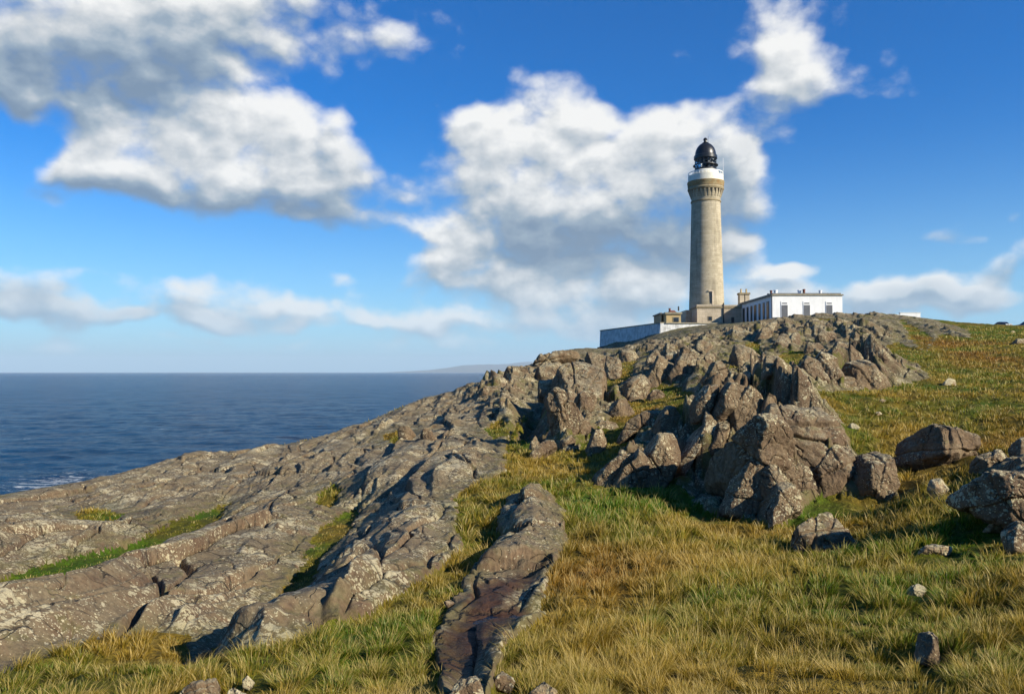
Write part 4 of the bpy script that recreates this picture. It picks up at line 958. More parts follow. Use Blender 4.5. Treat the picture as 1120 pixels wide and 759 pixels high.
def empty(name, loc, label, cat, group=None):
    o = bpy.data.objects.new(name, None); o.location = loc; o.empty_display_size = 0.5
    coll(o); tag(o, label, cat, group); return o
class MB:
    def __init__(s): s.V = []; s.F = []
    def add(s, vs, fs):
        k = len(s.V); s.V += [tuple(v) for v in vs]; s.F += [tuple(i + k for i in f) for f in fs]; return s
    def box(s, x0, x1, y0, y1, z0, z1, tx=0, ty=0):
        return s.add([(x0, y0, z0), (x1, y0, z0), (x1, y1, z0), (x0, y1, z0), (x0 + tx, y0 + ty, z1), (x1 - tx, y0 + ty, z1), (x1 - tx, y1 - ty, z1), (x0 + tx, y1 - ty, z1)],
                     [(0, 3, 2, 1), (4, 5, 6, 7), (0, 1, 5, 4), (1, 2, 6, 5), (2, 3, 7, 6), (3, 0, 4, 7)])
    def lathe(s, prof, n=48, cx=0, cy=0, a0=0, a1=2 * math.pi, cap=True):
        full = abs(a1 - a0 - 2 * math.pi) < 1e-6; cnt = n if full else n + 1
        vs = []
        for (r, z) in prof:
            for i in range(cnt):
                a = a0 + (a1 - a0) * i / n; vs.append((cx + r * math.cos(a), cy + r * math.sin(a), z))
        fs = []
        for j in range(len(prof) - 1):
            for i in range(n):
                k = (i + 1) % cnt
                fs.append((j * cnt + i, j * cnt + k, (j + 1) * cnt + k, (j + 1) * cnt + i))
        if cap and full:
            fs.append(tuple(range(cnt))[::-1]); fs.append(tuple((len(prof) - 1) * cnt + i for i in range(cnt)))
        return s.add(vs, fs)
    def quadbar(s, p, q_, w, h):
        """bar of width w (horizontal) and height h from p to q"""
        p = Vector(p); q_ = Vector(q_); d = (q_ - p).normalized()
        up = Vector((0, 0, 1)) if abs(d.z) < .95 else Vector((1, 0, 0))
        sd_ = d.cross(up).normalized() * w / 2; u_ = sd_.cross(d).normalized() * h / 2
        vs = [p - sd_ - u_, p + sd_ - u_, p + sd_ + u_, p - sd_ + u_, q_ - sd_ - u_, q_ + sd_ - u_, q_ + sd_ + u_, q_ - sd_ + u_]
        return s.add(vs, [(3, 2, 1, 0), (4, 5, 6, 7), (0, 1, 5, 4), (1, 2, 6, 5), (2, 3, 7, 6), (3, 0, 4, 7)])
    def build(s, name, mat, parent=None, smooth=False, bevel=0.0, loc=None, rz=0):
        me = bpy.data.meshes.new(name); me.from_pydata(s.V, [], s.F); me.materials.append(mat)
        bm = bmesh.new(); bm.from_mesh(me)
        bmesh.ops.recalc_face_normals(bm, faces=bm.faces)
        if bevel: bmesh.ops.bevel(bm, geom=bm.edges[:], offset=bevel, segments=1, affect='EDGES', clamp_overlap=True)
        bm.to_mesh(me); bm.free()
        if smooth:
            me.polygons.foreach_set('use_smooth', [True] * len(me.polygons)); me.set_sharp_from_angle(angle=R(38))
        o = bpy.data.objects.new(name, me); coll(o)
        if parent: o.parent = parent
        if loc: o.location = loc
        o.rotation_euler.z = rz
        return o

# --- lighthouse: centre at 155 m
LD = 155.0
lx = W(772.6, 300, LD)[0]
def LZ(py): return float(W(772.6, py, LD - float(np.interp(py, [150, 157, 168, 184, 186, 206, 219, 335], [0, 0, 2.1, 2.1, 3.3, 3.4, 2.8, 3.4])))[2])
K = LD / F     # metres per photo pixel at the tower
base_z0 = 8.4
lh = empty('lighthouse', (lx, LD, base_z0), 'tall tapering granite lighthouse with a black lantern and white gallery, standing on the hilltop', 'lighthouse')
def rel(py): return LZ(py) - base_z0
zt = rel(219)
r0, r1 = 19.9 * K, 15.6 * K
prof = []
for i in range(25):
    t = i / 24; z = t * zt
    prof.append((r0 + (r1 - r0) * (t ** 0.82), z))
MB().lathe(prof, 64).build('shaft', M_granite, lh, True)
MB().lathe([(r1 + .02, zt), (r1 + .14, zt + .05), (r1 + .14, zt + .28), (r1 + .02, zt + .33)], 64).build('string_course', M_cornice, lh, True)
# flared head with corbels
zc = rel(206); rc = 19.3 * K
MB().lathe([(r1 - .05, zt + .3), (r1 + .02, rel(214)), (r1 + .22, rel(210)), (rc - .42, rel(206.3)), (rc - .40, rel(205))], 64).build('flared_neck', M_granite, lh, True)
for i in range(26):
    a = 2 * math.pi * (i + .35) / 26
    mb = MB()
    prof2 = [(r1 - .06, rel(213.5)), (r1 + .10, rel(213.5)), (r1 + .30, rel(210)), (rc - .12, rel(206.2)), (rc - .10, rel(205)), (r1 - .06, rel(205))]
    w = .15
    vs = [(r, -w, z) for r, z in prof2] + [(r, w, z) for r, z in prof2]
    n_ = len(prof2)
    fs = [tuple(range(n_)), tuple(range(2 * n_ - 1, n_ - 1, -1))] + [(j, (j + 1) % n_, n_ + (j + 1) % n_, n_ + j) for j in range(n_)]
    mb.add(vs, fs).build('corbel', M_granite, lh, rz=a)
MB().lathe([(rc - .3, rel(205)), (rc - .02, rel(204.8)), (rc + .08, rel(203.2)), (rc + .04, rel(202.6)), (rc - .05, rel(201)), (rc - .3, rel(201))], 64).build('cornice', M_cornice, lh, True)
MB().lathe([(rc - .3, rel(201)), (rc + .02, rel(201)), (rc + .06, rel(197.5)), (rc + .12, rel(197)), (rc + .12, rel(195.4)), (rc - .3, rel(195.4))], 64).build('gallery_band', M_rustband, lh, True)
MB().lathe([(rc - .35, rel(195.4)), (rc - .03, rel(195.4)), (rc - .06, rel(188.6)), (rc - .32, rel(188.4)), (rc - .45, rel(189))], 64).build('gallery_parapet', M_ivory, lh, True)
mb = MB()
for i in range(32):
    a = 2 * math.pi * i / 32; r = rc - .16
    mb.add([(r * math.cos(a) + dx, r * math.sin(a) + dy, z) for z in (rel(188.5), rel(185.6)) for dx, dy in ((-.03, -.03), (.03, -.03), (.03, .03), (-.03, .03))], [(0, 1, 5, 4), (1, 2, 6, 5), (2, 3, 7, 6), (3, 0, 4, 7), (4, 5, 6, 7)])
mb.lathe([(rc - .19, rel(185.8)), (rc - .13, rel(185.8)), (rc - .13, rel(185.4)), (rc - .19, rel(185.4))], 64, cap=False)
mb.build('gallery_railing', M_white, lh)
rl = 11.5 * K
MB().lathe([(rl + .55, rel(196)), (rl + .50, rel(186)), (rl + .30, rel(184.6)), (rl + .05, rel(184))], 48).build('white_drum', M_ivory, lh, True)
MB().lathe([(rl - .05, rel(184.4)), (rl + .10, rel(184.2)), (rl + .10, rel(182.6)), (rl - .05, rel(182.6))], 48).build('lantern_sill', M_black, lh, True)
# glazing: bars, panes and the dark lens within
mb = MB(); zb, ztp = rel(182.8), rel(171.6)
nb = 16
for i in range(nb):
    a = 2 * math.pi * i / nb; a2 = 2 * math.pi * (i + 1) / nb
    p = lambda an, z: (rl * math.cos(an), rl * math.sin(an), z)
    mb.quadbar(p(a, zb), p(a, ztp), .07, .07)
    zs_ = [zb, (zb + ztp) / 2, ztp]
    for z in zs_: mb.quadbar(p(a, z), p(a2, z), .08, .10)
    for z0_, z1_ in ((zs_[0], zs_[1]), (zs_[1], zs_[2])):
        mb.quadbar(p(a, z0_), p(a2, z1_), .05, .05)
mb.build('glazing_bars', M_black, lh)
MB().lathe([(rl - .04, zb), (rl - .04, ztp)], 32, cap=False).build('glass', M_glass, lh, True)
MB().lathe([(rl + .28, rel(179.0)), (rl + .36, rel(178.8)), (rl + .36, rel(178.0)), (rl + .28, rel(177.8)), (rl + .02, rel(178))], 48, cap=False).build('service_walkway', M_black, lh, True)
# blank landward panels on the right-hand side
MB().lathe([(rl - .10, zb), (rl - .10, ztp), (rl - .16, ztp), (rl - .16, zb)], 20, a0=R(-88), a1=R(60), cap=False).build('blank_panel', M_black, lh, True)
MB().lathe([(.1, zb), (.5, zb + .3), (.65, zb + .9), (.5, ztp - .5), (.15, ztp - .2)], 24).build('lens', M_dark, lh, True)
dome = [(rl + .02, rel(171.6)), (rl + .20, rel(171.2)), (rl + .20, rel(168.0)), (rl + .08, rel(167.4))]
zd = rel(167.4); hd = rel(156.6) - zd
for i in range(13):
    t = i / 12 * math.pi / 2
    dome.append(((rl - .04) * math.cos(t) * .985 + .05, zd + hd * math.sin(t)))
MB().lathe(dome, 48).build('dome', M_black, lh, True)
MB().lathe([(.55, rel(157.4)), (.62, rel(156.6)), (.34, rel(155.8)), (.30, rel(154)), (.42, rel(153.6)), (.34, rel(152)), (.20, rel(151.2)), (.03, rel(150.8))], 20).build('ventilator', M_black, lh, True)
MB().quadbar((.55, 0, rel(158)), (.55, 0, rel(149)), .05, .05).build('lightning_rod', M_black, lh)
MB().quadbar((rl + 1.1, -1.2, rel(190)), (rl + 1.1, -1.2, rel(172)), .05, .05).build('mast', M_white, lh)
# slit stair window with a pale hood, facing the viewer
def on_tower(px, py0, py1, w, mat, name, out):
    a = math.asin(max(-1, min(1, (W(px, py0, LD)[0] - lx) / (r0 * .97))))
    z0, z1 = rel(py1), rel(py0); t = (z0 + z1) / 2 / zt; rr = r0 + (r1 - r0) * t ** .82
    c, s = math.sin(a), -math.cos(a)
    mb = MB(); mb.box(-w / 2, w / 2, -out, .35, z0, z1)
    mb.build(name, mat, lh, loc=(c * rr, s * rr, 0), rz=a)
on_tower(772.6, 319, 334, .42, M_dark, 'stair_window', .03)
on_tower(772.6, 317.4, 318.9, .9, M_ashlar, 'window_hood', .18)
on_tower(775.0, 319, 334, .32, M_ashlar, 'window_jamb', .12)

# --- stone annex round the foot of the tower
def zat(py, d): return float(W(772, py, d)[2])
def xat(px, d): return float(W(px, 380, d)[0])
af, ab = 146.0, 163.0
ax0, ax1 = xat(762.7, af), xat(791.2, af); azt = zat(335, af); gz = 8.4
an = empty('stone_annex', ((ax0 + ax1) / 2, (af + ab) / 2, gz), 'flat-roofed pale stone annex wrapped round the foot of the lighthouse', 'annex')
def rb(parent, name, mat, x0, x1, y0, y1, z0, z1, **k):
    p = parent.location
    return MB().box(x0 - p.x, x1 - p.x, y0 - p.y, y1 - p.y, z0 - p.z, z1 - p.z).build(name, mat, parent, **k)
rb(an, 'front_block', M_ashlar, ax0, ax1, af, 151.2, gz, azt)
rb(an, 'front_cornice', M_cornice, ax0 - .15, ax1 + .15, af - .15, 151.3, azt - .32, azt - .08)
rb(an, 'front_coping', M_ashlar, ax0 - .08, ax1 + .08, af - .08, 151.25, azt + .003, azt + .30)
ex1 = xat(813, 150)
rb(an, 'side_block', M_ashlar, ax1 + .003, ex1, 147.4, 160, gz, azt + .1)
rb(an, 'side_cornice', M_cornice, ax1 + .16, ex1 + .1, 147.25, 160.1, azt - .25, azt - .02)
rb(an, 'side_coping', M_ashlar, ax1 + .16, ex1 + .05, 147.3, 160.05, azt + .102, azt + .36)
rb(an, 'rear_block', M_ashlar, xat(745, 155), ax0 - .003, 150.5, ab, gz, azt - .35)
w0, w1 = xat(774.4, af), xat(779.4, af)
wf = rb(an, 'window', M_cornice, w0, w1, af - .05, af + .02, zat(351, af), zat(345.8, af))
MB().box(w0 + .1 - an.location.x, w1 - .1 - an.location.x, af - .075 - an.location.y, af - .045 - an.location.y, zat(350.4, af) - gz, zat(346.4, af) - gz).build('pane', M_dark, wf)
rb(an, 'door', M_dark, xat(800, 147.4), xat(803.2, 147.4), 147.35, 147.45, gz, zat(347, 147.4))
rb(an, 'drainpipe', M_pipe, ax1 - .05, ax1 + .16, af - .20, af - .02, gz, azt + .6)
for px, py in ((744.5, 334.8), (796, 333.2)):
    rb(an, 'roof_vent', M_pipe, xat(px, 150) - .12, xat(px, 150) + .12, 151.6, 151.84, azt - .4, zat(py, 151))
# fix the two vents to a real base on the roof; twin chimney stack behind
ch = empty('chimney_stack', (xat(813.6, 156), 156, azt + .36), 'twin stone chimney with tall pale pots between the lighthouse and the white house', 'chimney')
ct = zat(322.5, 156)
for px0, px1 in ((808.6, 813.4), (814.4, 819.2)):
    rb(ch, 'flue_stack', M_ashlar, xat(px0, 156), xat(px1, 156), 155.3, 156.7, gz, ct)
    rb(ch, 'flue_cap', M_cornice, xat(px0, 156) - .12, xat(px1, 156) + .12 - (.1 if px0 < 810 else 0), 155.15, 156.85, ct + .003, ct + .35)
    c = xat((px0 + px1) / 2, 156) - ch.location.x
    MB().lathe([(.26, ct + .35 - ch.location.z), (.17, ct + .5 - ch.location.z), (.15, zat(316.5, 156) - ch.location.z), (.2, zat(316.2, 156) - ch.location.z)], 14, c, 0).build('chimney_pot', M_ochre, ch, True)

# --- little hut to the left of the annex
hx0, hx1, hf, hb = xat(729, 143), xat(745, 143), 143.0, 152.0
hz = zat(343.6, 143)
hut = empty('outbuilding', ((hx0 + hx1) / 2, 147.5, gz), 'small ochre outbuilding with reddish roof clutter behind the whitewashed wall corner', 'outbuilding')
rb(hut, 'wall', M_ochre, hx0, hx1, hf, hb, gz, hz)
rb(hut, 'roof_slab', M_cap, hx0 - .25, hx1 + .2, hf - .25, hb + .2, hz + .003, hz + .32)
wf = rb(hut, 'window', M_cap, xat(736.2, hf), xat(743.2, hf), hf - .06, hf + .02, zat(352, hf), zat(346.6, hf))
MB().box(xat(737, hf) - hut.location.x, xat(742.4, hf) - hut.location.x, hf - .09 - 147.5, hf - .055 - 147.5, zat(352, hf) - gz, zat(347.4, hf) - gz).build('pane', M_dark, wf)
MB().box(xat(731, 146) - hut.location.x, xat(742, 146) - hut.location.x, -1.6, 1.2, hz + .33 - gz, hz + .95 - gz, .6, .6).build('roof_hatch', M_redclay, hut)
MB().lathe([(.2, hz + .9 - gz), (.2, hz + 1.35 - gz), (.27, hz + 1.4 - gz)], 12, xat(734.5, 146) - hut.location.x, 0).build('roof_vent', M_redclay, hut, True)
sh = empty('shade_side_panel', (xat(724, 148), 149, gz), 'dark panel coloured as the shaded left side of the ochre outbuilding', 'shade_panel')
rb(sh, 'wall', M_cornice, xat(719.5, 149), hx0 - .3, 145.5, 153, gz - 1.5, zat(344.8, 149))  # darker wall colour puts the outbuilding's shaded left side into a separate panel
rb(sh, 'roof_slab', M_lead, xat(719.2, 149) - .15, hx0 - .28, 145.3, 153.2, zat(344.8, 149) + .003, zat(344.8, 149) + .22)

# --- white flat-roofed house
wf_, wb_ = 130.0, 149.5
wx0, wx1 = xat(845.3, wf_), xat(922.0, wf_)
wz = zat(323.3, wf_); wg = 8.0
wh = empty('white_house', ((wx0 + wx1) / 2, (wf_ + wb_) / 2, wg), 'long low white house with flat roof and three boarded openings, right of the lighthouse', 'house')
rb(wh, 'walls', M_white, wx0, wx1, wf_, wb_, wg, wz)
rb(wh, 'eaves_band', M_cap, wx0 - .16, wx1 + .16, wf_ - .16, wb_ + .16, wz + .003, wz + .20)
rb(wh, 'roof', M_lead, wx0 + .15, wx1 - .15, wf_ + .15, wb_ - .15, wz + .203, wz + .42)
rb(wh, 'corner_pipe', M_pipe, wx0 - .14, wx0 - .03, wf_ - .05, wf_ + .06, wg, wz)
for px0, px1 in ((854.6, 862.4), (879.0, 886.8), (903.6, 911.4)):
    f = rb(wh, 'window', M_white, xat(px0, wf_), xat(px1, wf_), wf_ - .07, wf_ + .02, wg + .4, zat(329.8, wf_))
    l = wh.location
    MB().box(xat(px0 + .6, wf_) - l.x, xat(px1 - .6, wf_) - l.x, wf_ - .10 - l.y, wf_ - .065 - l.y, wg + .5 - wg, zat(333.8, wf_) - wg).build('boarding', M_shut, f)
    MB().box(xat(px0 + 1.2, wf_) - l.x, xat(px1 - 1.2, wf_) - l.x, wf_ - .095 - l.y, wf_ - .066 - l.y, zat(332.4, wf_) - wg, zat(331.2, wf_) - wg).build('fanlight', M_shut, f)
yy = wf_ + 1.6
for i in range(8):
    w_ = 1.0 if i % 3 else 1.3
    f = rb(wh, 'side_window', M_lead, wx0 - .07, wx0 + .02, yy, yy + w_, wg + .6, wz - .75)
    l = wh.location
    MB().box(wx0 - .10 - l.x, wx0 - .065 - l.x, yy + .12 - l.y, yy + w_ - .12 - l.y, .8, wz - .9 - wg).build('pane', M_dark, f)
    yy += 2.3
for px, y_, h, r, mt in ((844, 136, .75, .2, M_redclay), (849, 135, .7, .32, M_white), (875, 135, .7, .30, M_white), (880, 134.5, .8, .22, M_redclay), (898, 135, .65, .26, M_white), (841, 139, .5, .2, M_pipe)):
    l = wh.location
    MB().box(xat(px, y_) - r - .12 - l.x, xat(px, y_) + r + .12 - l.x, y_ - r - .12 - l.y, y_ + r + .12 - l.y, wz + .42 - wg, wz + .62 - wg).lathe([(r, wz + .6 - wg), (r * .9, wz + .5 + h - wg), (r * 1.15, wz + .55 + h - wg), (r * 1.1, wz + .7 + h - wg)], 14, xat(px, y_) - l.x, y_ - l.y).build('chimney_pot', mt, wh, True)
rb(wh, 'roof_pipe', M_white, xat(853, wf_ + 4), xat(893, wf_ + 4), wf_ + 4, wf_ + 4.12, wz + .55, wz + .65)

rb(wh, 'gutter', M_lead, wx0 - .28, wx0 - .163, wf_ - .1, wb_, wz - .06, wz + .06)
rb(wh, 'skirting', M_lead, wx0 + .02, wx1 - .02, wf_ - .035, wf_ - .003, wg, wg + .95)

# --- whitewashed retaining wall round the station
A_ = W(656.5, 361.2, 160.5); Bc = W(722.4, 352.6, 135.0); Cc = W(800, 353.5, 137.0)
ztop = float(Bc[2])
rw = empty('retaining_wall', (Bc[0], Bc[1], 5.5), 'long whitewashed retaining wall on a dark plinth, turning a corner below the lighthouse', 'wall')
def wall_run(p, q_, zb0, zb1, zt0, thick, mat, name, batter=0.0):
    """wall from p to q, outer face on the left of p->q seen from the viewer; the bottom follows the ground"""
    p = np.array(p[:2]); q_ = np.array(q_[:2]); d = unit(q_ - p); nrm = np.array([d[1], -d[0]])
    L = np.linalg.norm(q_ - p)
    vs = []
    for (pt, zb_) in ((p, zb0), (q_, zb1)):
        for off, z in ((batter, zb_), (0, zt0), (-thick, zt0), (-thick, zb_)):
            w_ = pt + nrm * off; vs.append((w_[0] - rw.location.x, w_[1] - rw.location.y, z - rw.location.z))
    return MB().add(vs, [(0, 1, 2, 3), (7, 6, 5, 4), (0, 4, 5, 1), (1, 5, 6, 2), (2, 6, 7, 3), (3, 7, 4, 0)]).build(name, mat, rw)
zA = float(W(654, 383, 160)[2]) - .9; zB = float(ground(Bc[0] - 1.2, Bc[1] - 1.0)) - .8
wall_run(A_, Bc, zA, zB, ztop - .18, .6, M_whitewash, 'shaded_face', .25)
wall_run(Bc + np.array([.003, 0, 0]), Cc, zB, 6.5, ztop - .185, .6, M_whitewash, 'sunlit_face', .12)
dn = unit(Bc[:2] - A_[:2])
def coping(p, q_, nm):
    mb = MB(); mb.quadbar((p[0] - rw.location.x, p[1] - rw.location.y, ztop - .08 - rw.location.z), (q_[0] - rw.location.x, q_[1] - rw.location.y, ztop - .08 - rw.location.z), .85, .17); mb.build(nm, M_cap, rw)
coping(A_ + np.array([.28, .1, 0]), Bc + np.array([.35, .1, 0]), 'coping')
coping(Bc + np.array([.80, .3, 0]), Cc + np.array([0, .3, 0]), 'coping')
pA = A_[:2] + np.array([-.25, 0]) - dn * .9; pB = Bc[:2] + np.array([-.3, 0])
pl = wall_run(pA, pB, zA - .6, zB - .6, 0, 1.2, M_plinth, 'plinth', .35)
for v in pl.data.vertices:   # the plinth's top slopes with the ground
    if v.co.z > -rw.location.z - .01 and abs(v.co.z + rw.location.z) < .02:
        t = np.clip(((v.co.x + rw.location.x - pA[0]) * dn[0] + (v.co.y + rw.location.y - pA[1]) * dn[1]) / 26.0, 0, 1)
        v.co.z = (float(W(654, 379.6, 160)[2]) * (1 - t) + (zB + .95) * t) - rw.location.z

# white low wall just over the brow to the right of the house
bw = empty('boundary_wall', (*W(995, 344, 126)[:2], 8.0), 'low white wall showing over the brow of the hill right of the white house', 'wall')
z_ = float(W(995, 342.4, 126)[2])
MB().box(-1.6, 1.6, -.2, .2, 0, z_ - 8.0).build('wall', M_white, bw)
MB().box(-1.65, 1.65, -.25, .25, z_ - 8.0 + .003, z_ - 7.92).build('coping', M_white, bw)
MB().box(-4.2, -1.7, -.2, .2, -.4, z_ - 8.22).build('wall', M_white, bw)

# --- parked cars beyond the brow
M_carp = simple('dark_car_paint', (0.012, 0.018, 0.035), .25, 1, .1, spec=.6)
M_tyre = simple('tyre_rubber', (0.02, 0.02, 0.02), .8)
M_lamp = simple('lamp_glass', (0.75, 0.78, 0.80), .15, 2, .05, spec=.6)
def car(loc, rz, label, size=1.0):
    e = empty('parked_car', loc, label, 'car', None); e.rotation_euler.z = rz; e.scale = (size,) * 3
    prof = [(-2.1, .35), (-2.15, .62), (-2.05, .88), (-1.2, 1.0), (-.55, 1.42), (.1, 1.5), (.95, 1.46), (1.65, 1.05), (2.05, .95), (2.12, .6), (2.05, .35)]
    n_ = len(prof); mb = MB()
    vs = [(x, y * (1 - .18 * max(0, z - .95) / .5), z) for y in (-.85, .85) for x, z in prof]
    mb.add(vs, [tuple(range(n_)), tuple(range(2 * n_ - 1, n_ - 1, -1))] + [(j, (j + 1) % n_, n_ + (j + 1) % n_, n_ + j) for j in range(n_)])
    mb.build('body', M_carp, e, bevel=.04)
    for y in (-1, 1):
        MB().add([(x, y * (.862 - .15 * (z - .95) / .5 + .0), z) for x, z in ((-1.0, 1.04), (-.5, 1.36), (.1, 1.42), (.9, 1.38), (1.4, 1.06))], [(0, 1, 2, 3, 4)]).build('side_window', M_dark, e)
    MB().add([(-1.19, -.68, 1.05), (-1.19, .68, 1.05), (-.62, .62, 1.41), (-.62, -.62, 1.41)], [(0, 1, 2, 3)]).build('windscreen', M_dark, e)
    for y in (-.62, .62): MB().box(-2.17, -2.08, y - .16, y + .16, .66, .80).build('headlight', M_lamp, e)
    for x in (-1.35, 1.35):
        for y in (-.82, .82):
            w_ = MB().lathe([(.31, -.11), (.34, -.06), (.34, .06), (.31, .11)], 20).build('wheel', M_tyre, e, True, loc=(x, y, .34)); w_.rotation_euler.x = R(90)
            h_ = MB().lathe([(.19, -.125), (.19, .125)], 14).build('hub', M_lead, w_, True)
gc = W(1117, 354, 112)
car((float(gc[0]) + 1.4, 112.0, float(W(1118, 351.2, 112)[2]) - 1.45), R(8), 'dark car half hidden by the grassy brow at the right-hand edge of the photo')
gc = W(1096.5, 353, 150)
car((float(gc[0]), 150.0, float(W(1096.5, 351.9, 150)[2]) - 1.5 * .8), R(95), 'small dark car showing only its roof above the grassy skyline', .8)

# --- sailing boat far out on the water
bd = 2500.0
bl = W(535.3, 413, bd)
sb = empty('sailing_boat', (float(bl[0]), bd, SEA), 'small white sailing boat far out on the sea, just left of the headland', 'boat')
hull = MB(); st_ = [(-6.2, .9, 1.5), (-4, 1.75, 1.5), (0, 2.1, 1.45), (4, 1.4, 1.7), (6.8, .05, 2.1)]
vs = []; 
for x, w_, h in st_: vs += [(x, -w_, h), (x, -w_ * .7, .1), (x, 0, -.6), (x, w_ * .7, .1), (x, w_, h)]
fs = [(i * 5 + j, i * 5 + j + 1, i * 5 + j + 6, i * 5 + j + 5) for i in range(4) for j in range(4)] + [(i * 5, i * 5 + 5, i * 5 + 9, i * 5 + 4) for i in range(4)] + [(0, 4, 3, 2, 1), (20, 21, 22, 23, 24)]
hull.add(vs, fs).build('hull', M_white, sb, True)
MB().box(-3, 2, -1, 1, 1.4, 2.3, .5, .3).build('cabin', M_white, sb, bevel=.1)
MB().lathe([(.14, 1.4), (.08, 16.5)], 8, .8, 0).build('mast', M_white, sb, True)
MB().quadbar((.7, 0, 2.9), (-5.2, 0, 2.9), .35, .35).build('boom', M_white, sb)
MB().add([(.6, .0, 16), (.6, 0, 3.2), (-.3, .05, 3.2), (.2, .08, 10), (.6, .06, 16), (.6, .06, 3.2)], [(0, 1, 2, 3), (4, 5, 2, 3), (0, 1, 5, 4)]).build('sail', M_whitewash, sb)

# --- far hills across the water
def hills():
    m, q = new_mat('far_hills')
    P = q.n('ShaderNodeTexCoord').outputs['Object']
    c = q.mix(q.ss(q.noise(P, .0015, 5, .6), .4, .6), (0.045, 0.055, 0.03), (0.09, 0.075, 0.05))
    finish(m, q, c, .95, spec=.1)
    for (nm, dist, pk) in (('distant_hills', 42000.0, [(415, 407), (440, 405.5), (470, 403.5), (490, 400), (505, 397), (525, 395.5), (545, 396), (575, 392), (600, 391), (640, 390), (700, 396), (780, 404), (840, 407)]),):
        px = np.linspace(pk[0][0], pk[-1][0], 300); py = np.interp(px, [a for a, b in pk], [b for a, b in pk])
        x = (px - 560) / F * dist; h = (407 - py) / F * dist * 1.04
        hh = h * (1 + .12 * fbm2(px / 24, px * 0, 4)) + 6 * fbm2(px / 6, px * 0 + 4, 3)
        rows = []
        for j, (dy, k) in enumerate(((-4000, 0), (-3000, .22), (-1800, .55), (-750, .86), (0, 1.0), (900, .8), (2200, .4), (3600, 0))):
            n_ = 1 + .25 * fbm2(px / 18 + j * 3, px * 0 + j, 3) * (0 < k < 1)
            rows.append(np.stack([x, np.full(300, dist + dy) + 120 * fbm2(px / 30, px * 0 + j * 2, 2), SEA - 3 + np.maximum(hh, 0) * .75 * k * n_], -1))
        Vh = np.stack(rows, 0); k_ = len(rows)
        ii = np.arange(k_ * 300).reshape(k_, 300)
        fq = np.stack([ii[:-1, :-1], ii[:-1, 1:], ii[1:, 1:], ii[1:, :-1]], -1).reshape(-1, 4)
        o = np_mesh(nm, Vh.reshape(-1, 3), fq, m); o['kind'] = 'structure'
hills()

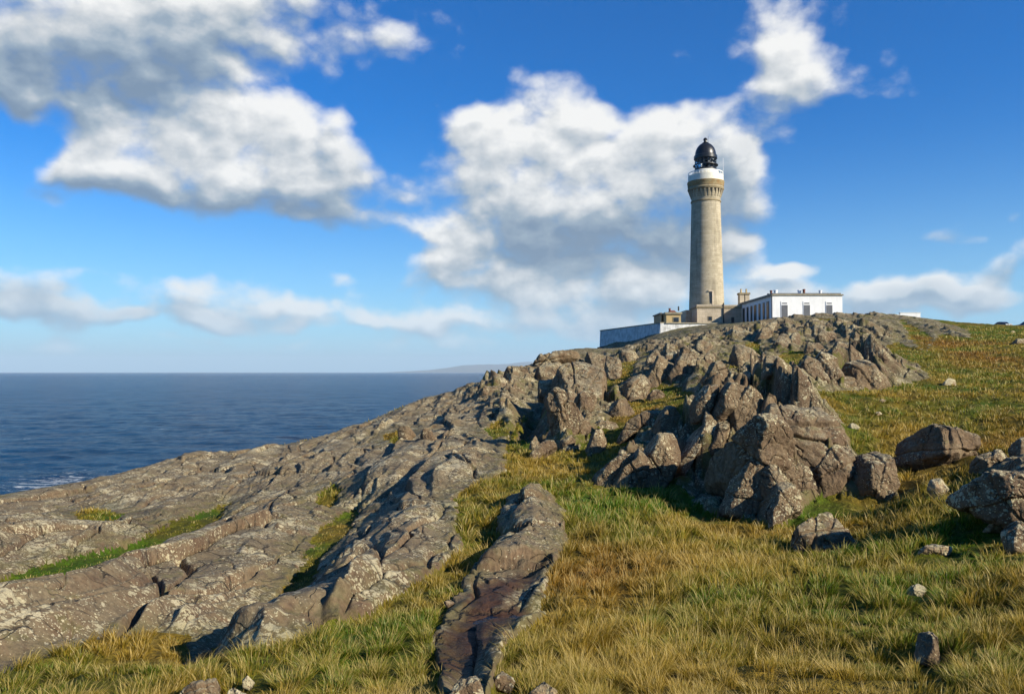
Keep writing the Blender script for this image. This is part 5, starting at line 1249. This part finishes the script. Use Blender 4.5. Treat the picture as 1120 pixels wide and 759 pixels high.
# ------------------------------------------------------------------ grass: one mass of blades
def blade_mat():
    m, q = new_mat('grass_blades')
    at = q.n('ShaderNodeAttribute', attribute_name='tint').outputs['Color']
    d = q.n('ShaderNodeBsdfDiffuse', i={'Color': at})
    t = q.n('ShaderNodeBsdfTranslucent', i={'Color': q.mix(1.0, at, (1.0, 1.1, .6), 'MULTIPLY')})
    g = q.n('ShaderNodeBsdfGlossy', i={'Color': (.5, .5, .4, 1), 'Roughness': .45})
    a = q.n('ShaderNodeMixShader', i={0: .28}); q.link(d.outputs[0], a.inputs[1]); q.link(t.outputs[0], a.inputs[2])
    b = q.n('ShaderNodeMixShader', i={0: .04}); q.link(a.outputs[0], b.inputs[1]); q.link(g.outputs[0], b.inputs[2])
    o = q.n('ShaderNodeOutputMaterial'); q.link(b.outputs[0], o.inputs[0]); return m
def grass():
    g = np.random.default_rng(21)
    N = 1080000
    az = g.uniform(-R(40), R(48), N)
    u = g.random(N)
    # more where the ground is near; thins out with distance
    lr = np.log(4.6) + (np.log(105) - np.log(4.6)) * u ** 1.35
    r = np.exp(lr) + g.normal(size=N) * .05
    # gather the blades into tufts
    tx = r * np.sin(az); ty = r * np.cos(az)
    sc = np.where(r < 18, .33, .6)
    f1, e, r1, r2, ox, oy = worley2((tx / sc).astype(np.float32), (ty / sc).astype(np.float32))
    tx = tx - ox * sc * .38; ty = ty - oy * sc * .38; ox = ox * .62; oy = oy * .62
    fa, fr_ = idx(tx, ty)
    rk_ = bil(ROCK, fa, fr_); gl = bil(gully, fa, fr_); cgm = bil(CRAG, fa, fr_)
    z = bil(Zt, fa, fr_)
    gap = fbm2((tx / .8).astype(np.float32), (ty / .9).astype(np.float32), 3)
    ok = (rk_ < .42) & (g.random(N) < np.clip(1.0 + 3.6 * (gap + .06), .06, 1)) & (z > -9) & (np.hypot(tx, ty) > 4.0)
    tx, ty, z, ox, oy, r1, r2, gl, cgm, rk_ = [v[ok] for v in (tx, ty, z, ox, oy, r1, r2, gl, cgm, rk_)]
    n_ = len(tx); r = np.hypot(tx, ty)
    big = np.clip(fbm2((tx / 1.8).astype(np.float32), (ty / 2.2).astype(np.float32), 3) + .5, 0, 1)
    jit = g.normal(size=(n_, 2)) * .48
    jit += (np.stack([r1, r2], 1) - .5) * .7
    col = grass_col(tx, ty, jit)
    strawness = np.clip((col[:, 0] / (col[:, 1] + 1e-3) - .9) * 2, 0, 1)
    h = (.075 + .19 * big + .08 * r1 * strawness) * (.55 + .75 * g.random(n_)) * (1 - .6 * gl) * (1 - .35 * cgm)
    stalk = g.random(n_) < .09
    h = np.where(stalk, h * 1.5 + .04, h)
    h *= (.8 + .25 * sstep(r, 20, 60)) * (.66 + .34 * sstep(r, 6, 15)) * (1 - .5 * sstep(rk_, .02, .4)) * (1 - .28 * sstep(r, 20, 34))
    # short turf on and just in front of the low stones, which stand clear of it
    for (cx, cy, rad, hh, rc_) in CLEAR:
        if rc_ > 26: continue
        ux, uy = cx / rc_, cy / rc_
        al = tx * ux + ty * uy - rc_; ac = np.abs(tx * uy - ty * ux)
        near_ = (ac < rad * 1.05) & (al < rad * .9) & (al > -rad * 1.3 - (.55 if rc_ < 13 else .3))
        h = np.where(near_, h * .30, h)
    wdt = np.maximum(.0030, .00072 * r) * (.7 + .7 * g.random(n_)) * np.where(stalk, .7, 1)
    ang = g.uniform(0, 2 * math.pi, n_)
    lean = h * (.12 + .50 * g.random(n_) ** 1.5)
    lx_ = np.cos(ang) * lean + ox * 1.1 * h * 1.3 + 0 * h; ly_ = np.sin(ang) * lean + oy * 1.1 * h * 1.3
    wa = g.uniform(0, math.pi, n_) * .5 + np.pi * 0 - .6
    wx_ = np.cos(wa) * wdt / 2; wy_ = np.sin(wa) * wdt / 2
    zz = z - .02
    P = np.empty((n_, 7, 3), np.float32)
    for k, (t, ww, ls) in enumerate(((0, 1, 0), (.42, .9, .20), (.78, .62, .60))):
        P[:, 2 * k] = np.stack([tx + lx_ * ls - wx_ * ww, ty + ly_ * ls - wy_ * ww, zz + h * t], -1)
        P[:, 2 * k + 1] = np.stack([tx + lx_ * ls + wx_ * ww, ty + ly_ * ls + wy_ * ww, zz + h * t], -1)
    tipd = np.where(g.random(n_) < .35, .88, 1.0)
    P[:, 6] = np.stack([tx + lx_ * 1.15, ty + ly_ * 1.15, zz + h * tipd], -1)
    br = (.62 + .6 * g.random(n_) + .25 * (big - .5))[:, None]
    col = np.clip(col * br * 1.12, 0.004, .7)
    col = np.where(stalk[:, None], np.clip(col * .4 + np.array((.46, .33, .12)) * .75, 0, .8), col)
    C = np.repeat(col[:, None, :], 7, 1)
    C[:, :2] = C[:, :2] * .6 + np.array((.10, .075, .03)) * .4        # dull brown mixed in at the foot
    C[:, 6] = C[:, 6] * .8 + np.array((.40, .28, .08)) * .25          # dry tips
    b = (np.arange(n_) * 7)[:, None]
    q1 = np.concatenate([b + np.array([0, 1, 3, 2]), b + np.array([2, 3, 5, 4])], 0); t1 = b + np.array([4, 5, 6])
    o = np_mesh('grass', P.reshape(-1, 3), [q1.astype(np.int32), t1.astype(np.int32)], blade_mat(), smooth=False, attrs={'tint': C.reshape(-1, 3)})
    tag(o, 'long tussocky grass in straw, olive and green covering the slope around the rocks', 'grass', kind='stuff')
    print('blades', n_)
grass()
# ------------------------------------------------------------------ sea air: thin haze that only tells on the far hills
def haze():
    m, q = new_mat('sea_air')
    v = q.n('ShaderNodeVolumePrincipled', i={'Color': (0.72, 0.88, 1.0, 1), 'Density': 3.2e-5, 'Anisotropy': 0.0})
    o = q.n('ShaderNodeOutputMaterial'); q.link(v.outputs[0], o.inputs['Volume'])
    b = MB().box(-50000, 50000, -50000, 50000, -60, 950).build('haze', m)
    b['kind'] = 'stuff'
haze()
